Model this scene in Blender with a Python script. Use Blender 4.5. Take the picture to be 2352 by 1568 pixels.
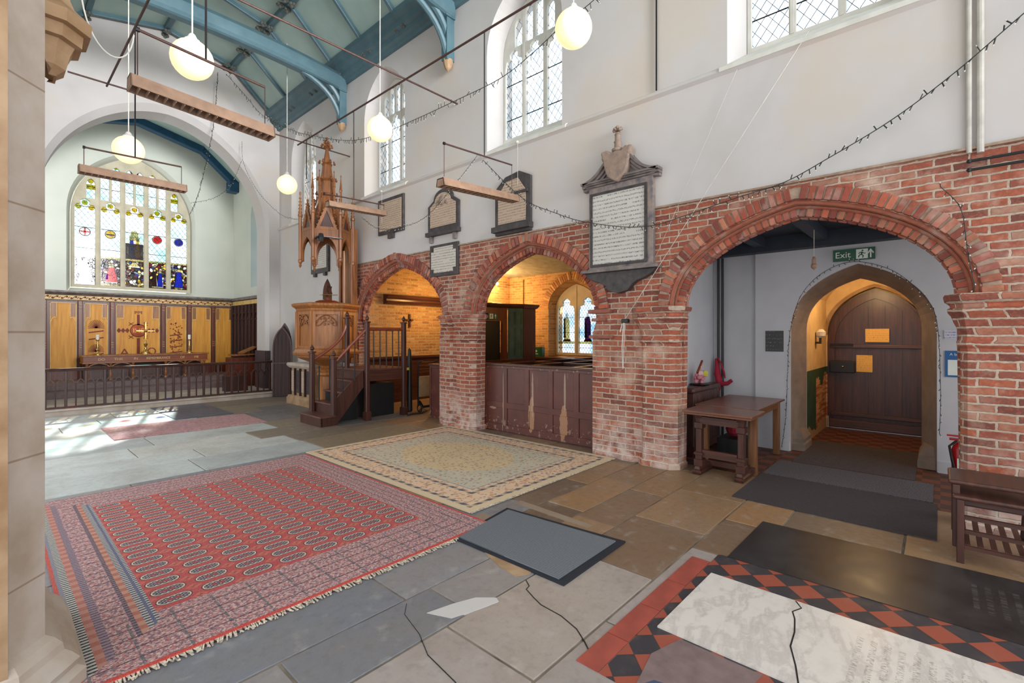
import bpy, bmesh, math, random
from mathutils import Vector, Matrix
from mathutils.geometry import tessellate_polygon
random.seed(11)
PI = math.pi
SC = bpy.context.scene
COL = SC.collection
for _o in list(bpy.data.objects): bpy.data.objects.remove(_o)

# ------------------------------------------------------------------ camera
FPX = 1090.0
cam_d = bpy.data.cameras.new('camera'); cam = bpy.data.objects.new('camera', cam_d); COL.objects.link(cam)
cam_d.sensor_fit = 'HORIZONTAL'; cam_d.sensor_width = 36.0; cam_d.lens = 36.0*FPX/2352.0
cam_d.shift_y = -16.0/2352.0; cam_d.clip_start = 0.05; cam_d.clip_end = 200
YAW = math.atan2(0.670, 0.742)
cam.location = (0, 0, 1.55); cam.rotation_euler = (PI/2, 0, YAW - PI/2)
SC.camera = cam
# ------------------------------------------------------------------ view
SC.view_settings.view_transform = 'Standard'; SC.view_settings.look = 'None'
SC.view_settings.gamma = 1.0; SC.view_settings.use_curve_mapping = False
SC.view_settings.exposure = 0.78
# ------------------------------------------------------------------ sky
wd = bpy.data.worlds.new('sky'); SC.world = wd; wd.use_nodes = True
bgn = wd.node_tree.nodes['Background']
bgn.inputs[0].default_value = (0.93, 0.965, 1.0, 1); bgn.inputs[1].default_value = 1.32
# ------------------------------------------------------------------ sun through the east window
sun_d = bpy.data.lights.new('sun', 'SUN'); sun = bpy.data.objects.new('sun', sun_d); COL.objects.link(sun)
sun_d.energy = 6.0; sun_d.angle = math.radians(1.2); sun_d.color = (1, 0.95, 0.86)
sun.rotation_euler = Vector((1.65, 6.0, 4.3)).to_track_quat('Z', 'Y').to_euler(); sun.location = (4, 22, 14)
# ------------------------------------------------------------------ unseen area lights added to brighten the gable and the chancel
def fill_light(name, loc, aim, sx, sy, watts, spread, col):
    d = bpy.data.lights.new(name, 'AREA'); d.shape = 'RECTANGLE'; d.size = sx; d.size_y = sy; d.energy = watts; d.spread = math.radians(spread); d.color = col
    o = bpy.data.objects.new(name, d); COL.objects.link(o); o.location = loc
    o.rotation_euler = (Vector(loc)-Vector(aim)).to_track_quat('Z', 'Y').to_euler()
fill_light('gable_fill_light', (2.75, -3.6, 5.2), (2.75, 13.2, 6.6), 3.2, 3.6, 135, 50, (.95, .98, 1.0))
fill_light('chancel_fill_light', (-.7, 15.2, 4.3), (5.2, 15.2, 3.9), 2.3, 3.2, 9, 160, (.97, .99, 1.0))

def s2l(c):
    r = []
    for v in c[:3]:
        v = v/255.0
        r.append(v/12.92 if v <= .04045 else ((v+.055)/1.055)**2.4)
    return (r[0], r[1], r[2], 1.0)

# ------------------------------------------------------------------ node helper
class S:
    def __init__(s, nt, o): s.nt = nt; s.o = o
    def _b(s, op, b, c=None, rev=False):
        n = s.nt.nodes.new('ShaderNodeMath'); n.operation = op
        a = s
        if rev: a, b = b, a
        for i, v in enumerate((a, b, c)):
            if v is None: continue
            if isinstance(v, S): s.nt.links.new(v.o, n.inputs[i])
            else: n.inputs[i].default_value = v
        return S(s.nt, n.outputs[0])
    def __add__(s, b): return s._b('ADD', b)
    __radd__ = __add__
    def __sub__(s, b): return s._b('SUBTRACT', b)
    def __rsub__(s, b): return s._b('SUBTRACT', b, rev=True)
    def __mul__(s, b): return s._b('MULTIPLY', b)
    __rmul__ = __mul__
    def __truediv__(s, b): return s._b('DIVIDE', b)
    def __lt__(s, b): return s._b('LESS_THAN', b)
    def __gt__(s, b): return s._b('GREATER_THAN', b)
    def __pow__(s, b): return s._b('POWER', b)
    def abs(s): return s._b('ABSOLUTE', None)
    def fr(s): return s._b('FRACT', None)
    def floor(s): return s._b('FLOOR', None)
    def sin(s): return s._b('SINE', None)
    def sqrt(s): return s._b('SQRT', None)
    def max(s, b): return s._b('MAXIMUM', b)
    def min(s, b): return s._b('MINIMUM', b)
    def pp(s, b): return s._b('PINGPONG', b)
    def mod(s, b): return s._b('MODULO', b)

class Mt:
    def __init__(m, name, rough=.6, metal=0.0, spec=None):
        m.m = bpy.data.materials.new(name); m.m.use_nodes = True; m.nt = m.m.node_tree
        m.b = m.nt.nodes['Principled BSDF']; m.b.inputs['Roughness'].default_value = rough
        m.b.inputs['Metallic'].default_value = metal
        if spec is not None: m.b.inputs['Specular IOR Level'].default_value = spec
        m.tc = None
    def n(m, t): return m.nt.nodes.new(t)
    def link(m, a, b): m.nt.links.new(a.o if isinstance(a, S) else a, b)
    def obj(m):
        if not m.tc: m.tc = m.n('ShaderNodeTexCoord')
        return m.tc.outputs['Object']
    def pos(m): return m.n('ShaderNodeNewGeometry').outputs['Position']
    def xyz(m, v=None):
        n = m.n('ShaderNodeSeparateXYZ'); m.link(v if v is not None else m.obj(), n.inputs[0])
        return [S(m.nt, n.outputs[i]) for i in range(3)]
    def vec(m, x, y=0.0, z=0.0):
        n = m.n('ShaderNodeCombineXYZ')
        for i, v in enumerate((x, y, z)):
            if isinstance(v, S): m.link(v, n.inputs[i])
            else: n.inputs[i].default_value = v
        return n.outputs[0]
    def noise(m, v, scale, detail=3, rough=.55):
        n = m.n('ShaderNodeTexNoise'); m.link(v, n.inputs['Vector'])
        n.inputs['Scale'].default_value = scale; n.inputs['Detail'].default_value = detail; n.inputs['Roughness'].default_value = rough
        return S(m.nt, n.outputs['Fac'])
    def vor(m, v, scale, feature='F1', out='Distance'):
        n = m.n('ShaderNodeTexVoronoi'); m.link(v, n.inputs['Vector']); n.feature = feature
        n.inputs['Scale'].default_value = scale
        return S(m.nt, n.outputs[out])
    def white(m, v, out='Value'):
        n = m.n('ShaderNodeTexWhiteNoise'); n.noise_dimensions = '3D'; m.link(v, n.inputs['Vector'])
        return S(m.nt, n.outputs[out])
    def mix(m, f, a, b):
        n = m.n('ShaderNodeMix'); n.data_type = 'RGBA'
        for i, v in ((0, f), (6, a), (7, b)):
            if isinstance(v, S): m.link(v, n.inputs[i])
            elif isinstance(v, tuple): n.inputs[i].default_value = s2l(v)
            else: n.inputs[i].default_value = v
        return S(m.nt, n.outputs[2])
    def mul(m, a, f):
        n = m.n('ShaderNodeMix'); n.data_type = 'RGBA'; n.blend_type = 'MULTIPLY'; n.inputs[0].default_value = 1
        for i, v in ((6, a), (7, f)):
            if isinstance(v, S): m.link(v, n.inputs[i])
            else: n.inputs[i].default_value = s2l(v)
        return S(m.nt, n.outputs[2])
    def ramp(m, f, stops):
        n = m.n('ShaderNodeValToRGB'); m.link(f, n.inputs[0]); e = n.color_ramp.elements
        while len(e) < len(stops): e.new(0.5)
        for el, (p, c) in zip(e, stops): el.position = p; el.color = s2l(c)
        return S(m.nt, n.outputs[0])
    def attr(m, name='Col'):
        n = m.n('ShaderNodeAttribute'); n.attribute_name = name; return S(m.nt, n.outputs['Color'])
    def col(m, c):
        if isinstance(c, S): m.link(c, m.b.inputs['Base Color'])
        else: m.b.inputs['Base Color'].default_value = s2l(c)
        return m
    def bump(m, h, strength=.3, dist=.01):
        n = m.n('ShaderNodeBump'); n.inputs['Strength'].default_value = strength; n.inputs['Distance'].default_value = dist
        m.link(h, n.inputs['Height']); m.link(n.outputs[0], m.b.inputs['Normal']); return m
    def rough(m, r): m.link(r, m.b.inputs['Roughness']); return m
    def emit(m, c, s):
        if isinstance(c, S): m.link(c, m.b.inputs['Emission Color'])
        else: m.b.inputs['Emission Color'].default_value = s2l(c)
        m.b.inputs['Emission Strength'].default_value = s; return m

def plain(name, c, rough=.6, metal=0, var=.12, scale=6, spec=None, bump=0):
    m = Mt(name, rough, metal, spec); o = m.obj()
    d = tuple(max(0, int(v*(1-var))) for v in c); l = tuple(min(255, int(v*(1+var*.6))) for v in c)
    nz = m.noise(o, scale, 4)
    m.col(m.ramp(nz, [(.3, d), (.7, l)]))
    if bump: m.bump(m.noise(o, scale*8, 3), bump, .004)
    return m.m
def wood(name, c1, c2, rough=.45, sc=(3, 3, 30), axis=None):
    m = Mt(name, rough); o = m.obj(); x, y, z = m.xyz(o)
    if axis == 'z': v = m.vec(x*22, y*22, z*1.6)
    elif axis == 'x': v = m.vec(x*1.6, y*22, z*22)
    else: v = m.vec(x*22, y*1.6, z*22)
    nz = m.noise(v, 1.2, 5, .6)
    m.col(m.ramp(nz, [(.28, c2), (.68, c1)])); m.bump(nz, .15, .004)
    return m.m

M = {}
def mats():
    # plaster
    m = Mt('white_plaster', .85); p = m.pos(); nz = m.noise(p, .7, 4); n2 = m.noise(p, 5, 4)
    c = m.ramp(nz, [(.3, (192, 186, 182)), (.5, (201, 196, 194)), (.7, (204, 193, 182))])
    m.col(m.mix(n2*.12, c, (176, 164, 152))); m.bump(m.noise(p, 14, 4), .12, .01); M['plaster'] = m.m
    m = Mt('cool_plaster', .85); p = m.pos(); m.col(m.ramp(m.noise(p, 1.2, 4), [(.3, (206, 209, 198)), (.7, (216, 218, 206))])); m.bump(m.noise(p, 14, 4), .1, .01); M['plaster2'] = m.m
    m = Mt('painted_board', .5); p = m.pos(); m.col(m.ramp(m.noise(p, 2, 3), [(.3, (190, 190, 194)), (.7, (202, 202, 205))])); M['board'] = m.m
    # limestone
    m = Mt('limestone', .75); p = m.pos(); nz = m.noise(p, 3, 5); x, y, z = m.xyz(p)
    c = m.ramp(nz, [(.3, (160, 142, 124)), (.55, (182, 168, 155)), (.75, (192, 182, 174))])
    jt = ((z/.52).fr()-.5).abs() > .492
    m.col(m.mix(jt*.6, c, (120, 92, 64))); m.bump(m.noise(p, 20, 4), .25, .01); M['lime'] = m.m
    m = Mt('tan_stone', .75); p = m.pos(); m.col(m.ramp(m.noise(p, 5, 5), [(.3, (138, 105, 70)), (.7, (178, 148, 116))])); m.bump(m.noise(p, 25, 4), .3, .01); M['tan'] = m.m
    m = Mt('pale_window_stone', .7); p = m.pos(); m.col(m.ramp(m.noise(p, 4, 4), [(.3, (204, 200, 190)), (.7, (226, 222, 214))])); M['wstone'] = m.m
    m = Mt('buff_window_stone', .7); p = m.pos(); m.col(m.ramp(m.noise(p, 4, 4), [(.3, (186, 176, 152)), (.7, (208, 198, 174))])); M['buff'] = m.m
    # bricks
    def brick(name, c1, c2, c3, c4, mort, white=.35):
        m = Mt(name, .85); p = m.pos(); x, y, z = m.xyz(p)
        w = m.noise(p, 9, 3)
        w2 = m.noise(p, 4.0, 2)
        u = x + y + (w2-.5)*.03 + (m.noise(p, 30, 2)-.5)*.016
        w3 = m.noise(p, 38, 3); v = z + (w-.5)*.02 + (w3-.5)*.012
        bt = m.n('ShaderNodeTexBrick'); m.link(m.vec(u, v, 0.0), bt.inputs['Vector'])
        bt.inputs['Scale'].default_value = 1; bt.inputs['Brick Width'].default_value = .218; bt.inputs['Row Height'].default_value = .067
        bt.inputs['Mortar Size'].default_value = .0105; bt.inputs['Mortar Smooth'].default_value = .35
        bt.inputs['Color1'].default_value = (0, 0, 0, 1); bt.inputs['Color2'].default_value = (1, 1, 1, 1); bt.inputs['Mortar'].default_value = (.5, .5, .5, 1)
        cc = m.ramp(S(m.nt, bt.outputs['Color']), [(.03, tuple(int(a*.84) for a in c2)), (.22, c2), (.5, c1), (.74, c3), (.97, c4)])
        n3 = m.noise(p, 22, 4); cc = m.mix((n3-.35).max(0.0)*1.3, cc, tuple(int(a*.66) for a in c1)); cc = m.mix((m.noise(p, 45, 3)-.5).max(0.0)*1.6, cc, tuple(min(255, int(a*1.35)) for a in c1))
        n4 = m.noise(p, 1.3, 5, .65)
        mo = m.ramp(n3, [(.3, tuple(int(a*.86) for a in mort)), (.7, mort)])
        cc = m.mix(S(m.nt, bt.outputs['Fac']), cc, mo)
        n5 = m.noise(p, 6, 4)
        cc = m.mix(((n4*.7+n5*.5)-.62).max(0.0)*(white*6), cc, tuple(min(255, int(a*1.08)) for a in mort))
        m.col(cc)
        dmp = ((.75-z).max(0.0).min(.6)*1.5*(m.noise(p, 7, 4)-.36).max(0.0)*3.0).min(.8); cc = m.mix(dmp*white*1.6, cc, (214, 198, 188)); m.col(cc)
        m.bump(1.0-S(m.nt, bt.outputs['Fac'])+n3*.5, .8, .012)
        return m.m
    M['brick'] = brick('red_brickwork', (160, 86, 66), (140, 82, 68), (176, 98, 70), (168, 128, 108), (196, 172, 152), .6)
    M['brick2'] = brick('buff_brickwork', (186, 136, 84), (176, 124, 74), (196, 146, 92), (202, 160, 108), (200, 172, 128), .15)
    m = Mt('moulded_brick', .85); p = m.pos(); c = m.attr(); n3 = m.noise(p, 18, 4); n4 = m.noise(p, 5, 4)
    cc = m.mix((n3-.4).max(0.0)*1.2, c, (110, 62, 48)); cc = m.mix((n4-.52).max(0.0)*3.0, cc, (186, 168, 154)); m.col(cc); m.bump(n3, .7, .012); M['vous'] = m.m
    m = Mt('lime_mortar', .9); p = m.pos(); m.col(m.ramp(m.noise(p, 12, 4), [(.3, (140, 116, 98)), (.7, (178, 154, 134))])); m.bump(m.noise(p, 30, 3), .5, .01); M['mortar'] = m.m
    # roof
    m = Mt('teal_roof_paint', .6); p = m.pos(); m.col(m.ramp(m.noise(p, 1.5, 4), [(.3, (152, 176, 170)), (.7, (170, 190, 182))])); M['roof'] = m.m
    m = Mt('teal_beam_paint', .42); p = m.pos(); m.col(m.ramp(m.noise(p, 3, 4), [(.3, (70, 98, 108)), (.7, (88, 116, 124))])); M['beam'] = m.m
    M['blue'] = plain('blue_paint', (24, 78, 112), .45)
    M['boss'] = plain('carved_boss', (96, 98, 92), .8, scale=20, bump=.5)
    # floor
    m = Mt('stone_flags', .42); p = m.pos(); c = m.attr(); n1 = m.noise(p, 2.2, 5, .6); n2 = m.noise(p, 16, 5, .65)
    cc = m.mix((n1-.42).max(0.0)*1.4, c, (132, 118, 104)); cc = m.mix((n2-.5).max(0.0)*1.1, cc, (76, 72, 70)); cc = m.mix((m.noise(p, 7, 4)-.58).max(0.0)*2.2, cc, (186, 180, 172))
    m.col(cc); m.rough(n2*.3+.26); m.bump(n1*.6+n2*.6, .35, .015); M['flag'] = m.m
    m = Mt('floor_joint', .9); p = m.pos(); m.col(m.ramp(m.noise(p, 3, 4), [(.3, (72, 64, 56)), (.7, (150, 136, 118))])); M['joint'] = m.m
    m = Mt('white_marble', .3); p = m.pos(); x, y, z = m.xyz(p); d = m.noise(p, 2.5, 5, .65)
    vein = 1.0-((m.noise(m.vec(x*2.2+d*1.3, y*5+d, z), 1.3, 6, .6)-.5).abs()*14).min(1.0)
    cc = m.mix(vein*.32, (214, 206, 198), (138, 128, 124)); cc = m.mix((m.noise(p, 12, 5)-.5).max(0.0)*1.0, cc, (170, 156, 146))
    row = (y/.055).floor(); fy = (y/.055).fr(); let = m.noise(m.vec(x*150, row*3.7+fy*2.4, 0.0), 1.0, 4) < .47
    inr = (fy > .22)*(fy < .72)*(x > 2.55)*(x < 2.98)*(y < .34)*let
    m.col(m.mix(inr*.5, cc, (110, 102, 96))); M['marble'] = m.m
    m = Mt('black_ledger', .3); p = m.pos(); x, y, z = m.xyz(p); row = (y/.06).floor(); fy = (y/.06).fr()
    let = m.noise(m.vec(x*140, row*3.1, 0.0), 1, 2) < .47; inr = (fy > .25)*(fy < .7)*(x > 3.7)*(x < 4.1)*(y < -.14)*let
    n1 = m.noise(p, 5, 5); cc = m.ramp(n1, [(.3, (34, 32, 32)), (.7, (54, 50, 50))]); m.col(m.mix(inr*.4, cc, (110, 104, 98))); m.rough(n1*.25+.2); m.bump(m.noise(p, 9, 3), .1, .01); M['ledger'] = m.m
    m = Mt('clay_tiles', .5); p = m.pos(); x, y, z = m.xyz(p)
    a = ((x+y)/.2); b = ((x-y)/.2)
    ck = ((a.floor()+b.floor())*.5).fr() > .25
    gl = ((a.fr()-.5).abs() > .485).max((b.fr()-.5).abs() > .485)
    cc = m.mix(ck, (150, 74, 56), (52, 50, 56)); cc = m.mix((m.noise(p, 9, 4)-.5).max(0.0)*.8, cc, (130, 110, 100)); m.col(m.mix(gl*.6, cc, (40, 30, 28))); M['tile'] = m.m
    M['redtile'] = plain('red_tile', (158, 74, 62), .5)
    M['bluestone'] = plain('blue_grey_stone', (60, 78, 104), .45)
    M['pinkstone'] = plain('mauve_stone', (124, 104, 102), .5, scale=14)
    m = Mt('porch_tiles', .6); p = m.pos(); x, y, z = m.xyz(p); ck = ((x/.15).floor()+(y/.15).floor())*.5
    m.col(m.mix(ck.fr() > .25, (104, 54, 40), (62, 40, 34))); M['porch'] = m.m
    # wood
    M['oak'] = wood('golden_oak', (172, 112, 60), (122, 72, 36), .38, axis='z')
    M['oakx'] = wood('oak_boards', (136, 94, 66), (92, 60, 42), .4, axis='x')
    M['oakleg'] = wood('oak_legs', (134, 88, 52), (96, 60, 34), .45, axis='z')
    M['dark'] = wood('dark_oak', (84, 48, 38), (50, 28, 24), .35, axis='z')
    M['darkx'] = wood('dark_oak_boards', (92, 54, 42), (56, 32, 27), .35, axis='x')
    M['darky'] = wood('dark_oak_boards_long', (92, 54, 42), (56, 32, 27), .35)
    M['rail'] = wood('rail_oak', (74, 42, 34), (44, 25, 21), .35, axis='z')
    M['black_oak'] = wood('black_oak', (70, 40, 35), (36, 22, 21), .6, axis='z')
    M['canopy'] = wood('carved_oak', (156, 96, 50), (96, 56, 30), .42, axis='z')
    M['gold'] = Mt('gold_panel', .5).m
    m = Mt('gilded_panel', .5); o = m.pos(); x, y, z = m.xyz(o); m.col(m.ramp(m.noise(m.vec(x*26, y, z*2), 1, 5), [(.3, (208, 134, 30)), (.7, (234, 166, 56))])); M['gold'] = m.m
    M['gilt'] = plain('pale_gilt_moulding', (226, 190, 116), .4)
    M['redbrown'] = plain('red_brown_stencil', (130, 50, 18), .6)
    m = Mt('brown_pew_paint', .42); p = m.pos(); x, y, z = m.xyz(p); n1 = m.noise(p, 4, 5); n2 = m.noise(m.vec(x*20, y*30, z*3), 1, 4)
    cc = m.ramp(n1, [(.3, (84, 45, 38)), (.7, (104, 58, 48))]); scr = ((n2-.66).max(0.0)*9).min(1.0)
    cc = m.mix(scr*.6, cc, (168, 140, 118))
    blot = lambda yc, zc, w, h, s: (((y-yc)/w)*((y-yc)/w)+((z-zc)/h)*((z-zc)/h)+m.noise(p, 11, 3)*s) < 1.0
    cc = m.mix((blot(4.62, .33, .075, .36, .9)).max(blot(4.02, .27, .1, .34, 1.0))*.85, cc, (172, 128, 96))
    for yc, zc, w, h, s in ((4.60, .62, .02, .42, .7), (4.0, .72, .02, .34, .6), (5.2, .45, .012, .6, .7), (5.45, .36, .11, .03, 1.0)): cc = m.mix(blot(yc, zc, w, h, s)*.7, cc, (178, 156, 134))
    dz = ((z < .22)*(m.noise(p, 16, 4) > .6)).max((z > 1.0)*(m.noise(p, 20, 3) > .62)); cc = m.mix(dz*.6, cc, (160, 136, 120))
    m.col(cc); M['pew'] = m.m
    # metals etc
    M['iron'] = plain('dark_iron', (46, 42, 44), .5, .6)
    M['rust'] = plain('rusty_iron', (84, 60, 54), .6, .4, scale=30)
    M['black'] = plain('black_plastic', (24, 24, 26), .45)
    M['brass'] = plain('polished_brass', (214, 180, 110), .25, .9)
    M['chrome'] = plain('chrome', (190, 190, 190), .2, 1)
    M['wirew'] = plain('white_flex', (206, 200, 190), .5)
    M['wire'] = plain('dark_wire', (40, 44, 42), .5)
    M['led'] = plain('clear_led', (225, 225, 215), .2)
    M['pvc'] = plain('cream_pipe', (202, 196, 186), .5)
    M['white'] = plain('white_paint', (220, 216, 208), .5, var=.05)
    M['green'] = plain('sign_green', (8, 84, 56), .4, var=.05)
    M['signw'] = plain('sign_white', (228, 236, 226), .5, var=.03)
    M['red'] = plain('red_enamel', (186, 24, 28), .3)
    M['redc'] = plain('red_cloth', (158, 24, 50), .8)
    M['fixture'] = plain('aged_cream_enamel', (150, 118, 96), .45, scale=12)
    M['wax'] = plain('white_wax', (238, 232, 216), .5, var=.03)
    M['slate'] = plain('dark_slate', (68, 62, 62), .55, scale=10, var=.3)
    M['greystone'] = plain('grey_marble_frame', (122, 112, 108), .5, scale=9, var=.25)
    m = Mt('veined_marble_frame', .45); p = m.pos(); m.col(m.ramp(m.noise(p, 8, 6, .7), [(.3, (84, 82, 90)), (.5, (132, 120, 116)), (.72, (168, 146, 128))])); M['vframe'] = m.m
    M['carved'] = plain('carved_stone', (152, 130, 116), .75, scale=14, bump=.4)
    def insc(name, base, ink, pitch, dens=.5):
        m = Mt(name, .55); p = m.pos(); o = m.obj(); x, y, z = m.xyz(o); row = (z/pitch).floor(); fz = (z/pitch).fr()
        let = m.noise(m.vec(y*95, row*5.3+fz*2.2, 0.0), 1, 4) < dens
        vis = m.noise(m.vec(y*3, row*1.7, 0.0), 1, 2) > .36
        n1 = m.noise(p, 6, 4); cc = m.mix(n1*.35, base, tuple(int(a*.86) for a in base))
        m.col(m.mix((fz > .3)*(fz < .68)*let*vis*.75, cc, ink)); return m.m
    M['ins1'] = insc('inscribed_marble', (206, 202, 194), (84, 82, 84), .05)
    M['ins2'] = insc('inscribed_tan_marble', (192, 168, 146), (104, 84, 70), .04)
    M['ins3'] = insc('inscribed_pale_marble', (206, 198, 186), (80, 76, 76), .045)
    M['paper'] = insc('yellow_notice', (244, 200, 110), (150, 104, 50), .03, .45)
    M['paperw'] = insc('white_notice', (206, 206, 222), (90, 90, 110), .03)
    M['paperd'] = insc('dark_notice', (66, 66, 66), (150, 150, 150), .05, .42)
    M['poster'] = plain('blue_poster', (20, 96, 160), .4, var=.04)
    M['yellow'] = plain('yellow_card', (190, 170, 60), .5)
    # rubber mats
    m = Mt('grey_ribbed_mat', .9); o = m.obj(); x, y, z = m.xyz(o); st = (x*60).fr() > .5
    nz = m.noise(o, 60, 2); m.col(m.mix(st*.5+nz*.3, (82, 86, 94), (132, 136, 140))); m.bump(st, .4, .004); M['mat1'] = m.m
    M['mat2'] = plain('dark_brown_mat', (62, 54, 56), .95, scale=60)
    M['mat3'] = plain('speckled_grey_mat', (86, 82, 88), .95, scale=90, var=.4)
    M['mat4'] = plain('grey_mat', (72, 66, 70), .95, scale=60, var=.2)
    M['matedge'] = plain('mat_rubber_edge', (30, 36, 46), .7)
    M['pinkrug'] = plain('faded_pink_carpet', (176, 134, 134), .95, scale=30, var=.2)
    M['darkslab'] = plain('dark_slab', (84, 90, 104), .35, scale=8, var=.25)
    # red rug
    m = Mt('red_bokhara_pile', .95); o = m.obj(); x, y, z = m.xyz(o)
    HX, HY = 1.24, 1.665
    nz = m.noise(o, 120, 2); big = m.noise(o, 2, 3)
    cx = (x+.891)/.228; cy = (y+1.145)/.139
    fx = (cx.fr()-.5)*.228; fy = (cy.fr()-.5)*.139
    ex = (fx.abs()-.042).max(0.0)/.045; ey = fy/.045
    r = (ex*ex+ey*ey).sqrt()
    f2x = ((cx+.5).fr()-.5)*.228; f2y = ((cy+.5).fr()-.5)*.139
    dm = f2x.abs()/.045+f2y.abs()/.034
    c = m.mix(big, (176, 58, 66), (188, 80, 76)); c = m.mix(nz*.35, c, (128, 40, 44))
    sm = ((f2x*160).sin()*(f2y*190).sin() > 0.0)
    c = m.mix((dm < 1.0)*.75, c, (196, 108, 84)); c = m.mix((dm < .6)*sm*.8, c, (110, 44, 48))
    inner = m.mix(((fx*210).sin()*(fy*260).sin()) > 0.25, (44, 44, 66), (176, 164, 150))
    inner = m.mix(((fx.abs()-.02)*(fx.abs()-.02)+fy*fy) < .0003, inner, (150, 60, 60))
    g = m.mix(r < .78, m.mix(r < .95, (62, 24, 34), (206, 196, 172)), inner)
    g = m.mix((m.vor(o, 90) < .25)*(r < .78)*.8, g, (96, 104, 150)); c = m.mix(r < 1.08, c, g)
    # borders
    dl = x+HX; dr = HX-x; dn = y+HY; dfar = HY-y
    db = (dr/.32).min(dn/.5).min(dfar/.45)
    t1 = ((x*150).sin()*(y*130).sin()); t2 = ((x*72).sin()*(y*64).sin()); nb = m.noise(m.vec(x*1.0, y*1.0, 0.0), 46, 2)
    mot = m.mix(m.noise(m.vec(x*1.0, y*2.6, 0.0), 55, 3) > .5, (150, 86, 94), (200, 172, 164)); mot = m.mix((nb > .56)*.75, mot, (82, 78, 98)); mot = m.mix((t2 > .8)*.6, mot, (176, 92, 84)); mot = m.mix(((x*5.2+.3).fr() < .07)*(y < -1.2)*(m.noise(o, 40, 2) > .42)*.8, mot, (72, 88, 92)); mot = m.mix(((x-y).abs().fr() > 2.0), mot, mot)
    band = (db*5).fr(); mot = m.mix((band < .1)*.8, mot, (52, 34, 48))
    c = m.mix(db < 1.0, c, mot)
    ld = m.ramp(dl/.36, [(0, (196, 52, 34)), (1, (196, 52, 34))])
    stripe = (dl/.36)+(m.noise(o, 4, 2)-.5)*.02
    dotty = ((y*210).sin() > 0.0)
    L = m.mix((stripe > .05)*(stripe < .1), (176, 70, 58), (116, 118, 130))
    L = m.mix((stripe > .1)*(stripe < .2), L, m.mix(dotty, (44, 46, 64), (190, 190, 176)))
    L = m.mix((stripe > .2)*(stripe < .3), L, m.mix((y*70).sin() > 0.0, (166, 98, 84), (178, 126, 112)))
    L = m.mix((stripe > .3)*(stripe < .4), L, m.mix(dotty, (92, 74, 90), (142, 124, 134)))
    L = m.mix((stripe > .4)*(stripe < .68), L, mot)
    L = m.mix((stripe > .68)*(stripe < .74), L, m.mix(dotty, (66, 50, 66), (120, 104, 112)))
    L = m.mix((stripe > .74)*(stripe < .83), L, m.mix((y*70).sin() > 0.0, (166, 96, 82), (180, 134, 110)))
    L = m.mix((stripe > .83)*(stripe < .91), L, m.mix(dotty, (52, 54, 84), (180, 180, 168)))
    L = m.mix((stripe > .91)*(stripe < .95), L, (84, 92, 122))
    L = m.mix(stripe > .95, L, m.mix(dotty, (52, 54, 84), (180, 180, 168)))
    c = m.mix((dl < .36)*(dn > (.07+stripe*.32))*(dfar > (.06+stripe*.3)), c, L)
    edge = (dn.min(dr) < .022)
    c = m.mix(edge, c, (190, 56, 46)); c = m.mix((m.noise(o, 150, 3)-.45).max(0.0)*1.6, c, (176, 146, 140)); m.col(c); m.bump(nz, .3, .004); M['rug'] = m.m
    # cream rug
    m = Mt('cream_floral_pile', .95); o = m.obj(); x, y, z = m.xyz(o); nz = m.noise(o, 90, 3)
    HX, HY = 1.22, 1.57
    v1 = m.vor(o, 17); v2 = m.vor(m.vec(x+3, y+5, 0.0), 24); n1 = m.noise(o, 9, 4)
    db = (HX-x.abs()).min(HY-y.abs())
    oct_ = (x.abs()/1.0+y.abs()/1.35); med = ((x/.62)*(x/.62)+(y/.82)*(y/.82)+m.noise(o, 6, 3)*.3) < 1.15
    fld = m.mix(m.noise(o, 2.5, 4), (184, 182, 170), (226, 208, 178))
    fld = m.mix(med*.8, fld, m.mix(m.noise(o, 3, 3), (216, 186, 138), (234, 204, 158)))
    fld = m.mix((v1 < .3)*.55, fld, (112, 106, 98)); fld = m.mix((v2 < .3)*.6, fld, (200, 140, 104)); fld = m.mix((n1 > .62)*.4, fld, (206, 190, 164))
    bd = m.mix(n1, (238, 208, 176), (224, 184, 152)); bd = m.mix((v1 < .36)*.75, bd, (204, 144, 112)); bd = m.mix((v2 < .3)*.7, bd, (104, 108, 120))
    c = m.mix(db < .42, fld, bd)
    ln = lambda a, b: (db > a)*(db < b)
    guard = m.mix(((x+y)*46).sin() > 0.0, (64, 74, 98), (186, 168, 140))
    c = m.mix(ln(.08, .12).max(ln(.33, .37)), c, guard); c = m.mix(ln(.42, .44)*.6, c, (120, 140, 156)); c = m.mix((db < .07)*.9, c, (220, 198, 164))
    c = m.mix(nz*.3, c, (150, 130, 104)); m.col(c); m.bump(nz, .3, .004); M['rug2'] = m.m
    M['fringe'] = plain('cream_fringe', (196, 184, 166), .95, scale=60, var=.4)
    # porch wall
    m = Mt('porch_plaster', .8); p = m.pos(); x, y, z = m.xyz(p); nn = m.noise(p, 5, 4); n6 = m.noise(p, 3, 4)
    cc = m.mix(z > 1.02, m.ramp(nn, [(.3, (30, 62, 50)), (.7, (48, 84, 68))]), m.ramp(nn, [(.3, (206, 176, 128)), (.7, (224, 198, 150))]))
    ex = ((z + n6*.9) < 1.25)*(x > 8.55)
    cc = m.mix(ex, cc, m.ramp(m.noise(m.vec(x*3, y, z*26), 1, 2), [(.4, (150, 84, 54)), (.6, (196, 160, 124))]))
    cc = m.mix((z + n6*.5) < .42, cc, (168, 142, 110)); m.col(cc); M['porchwall'] = m.m
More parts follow.
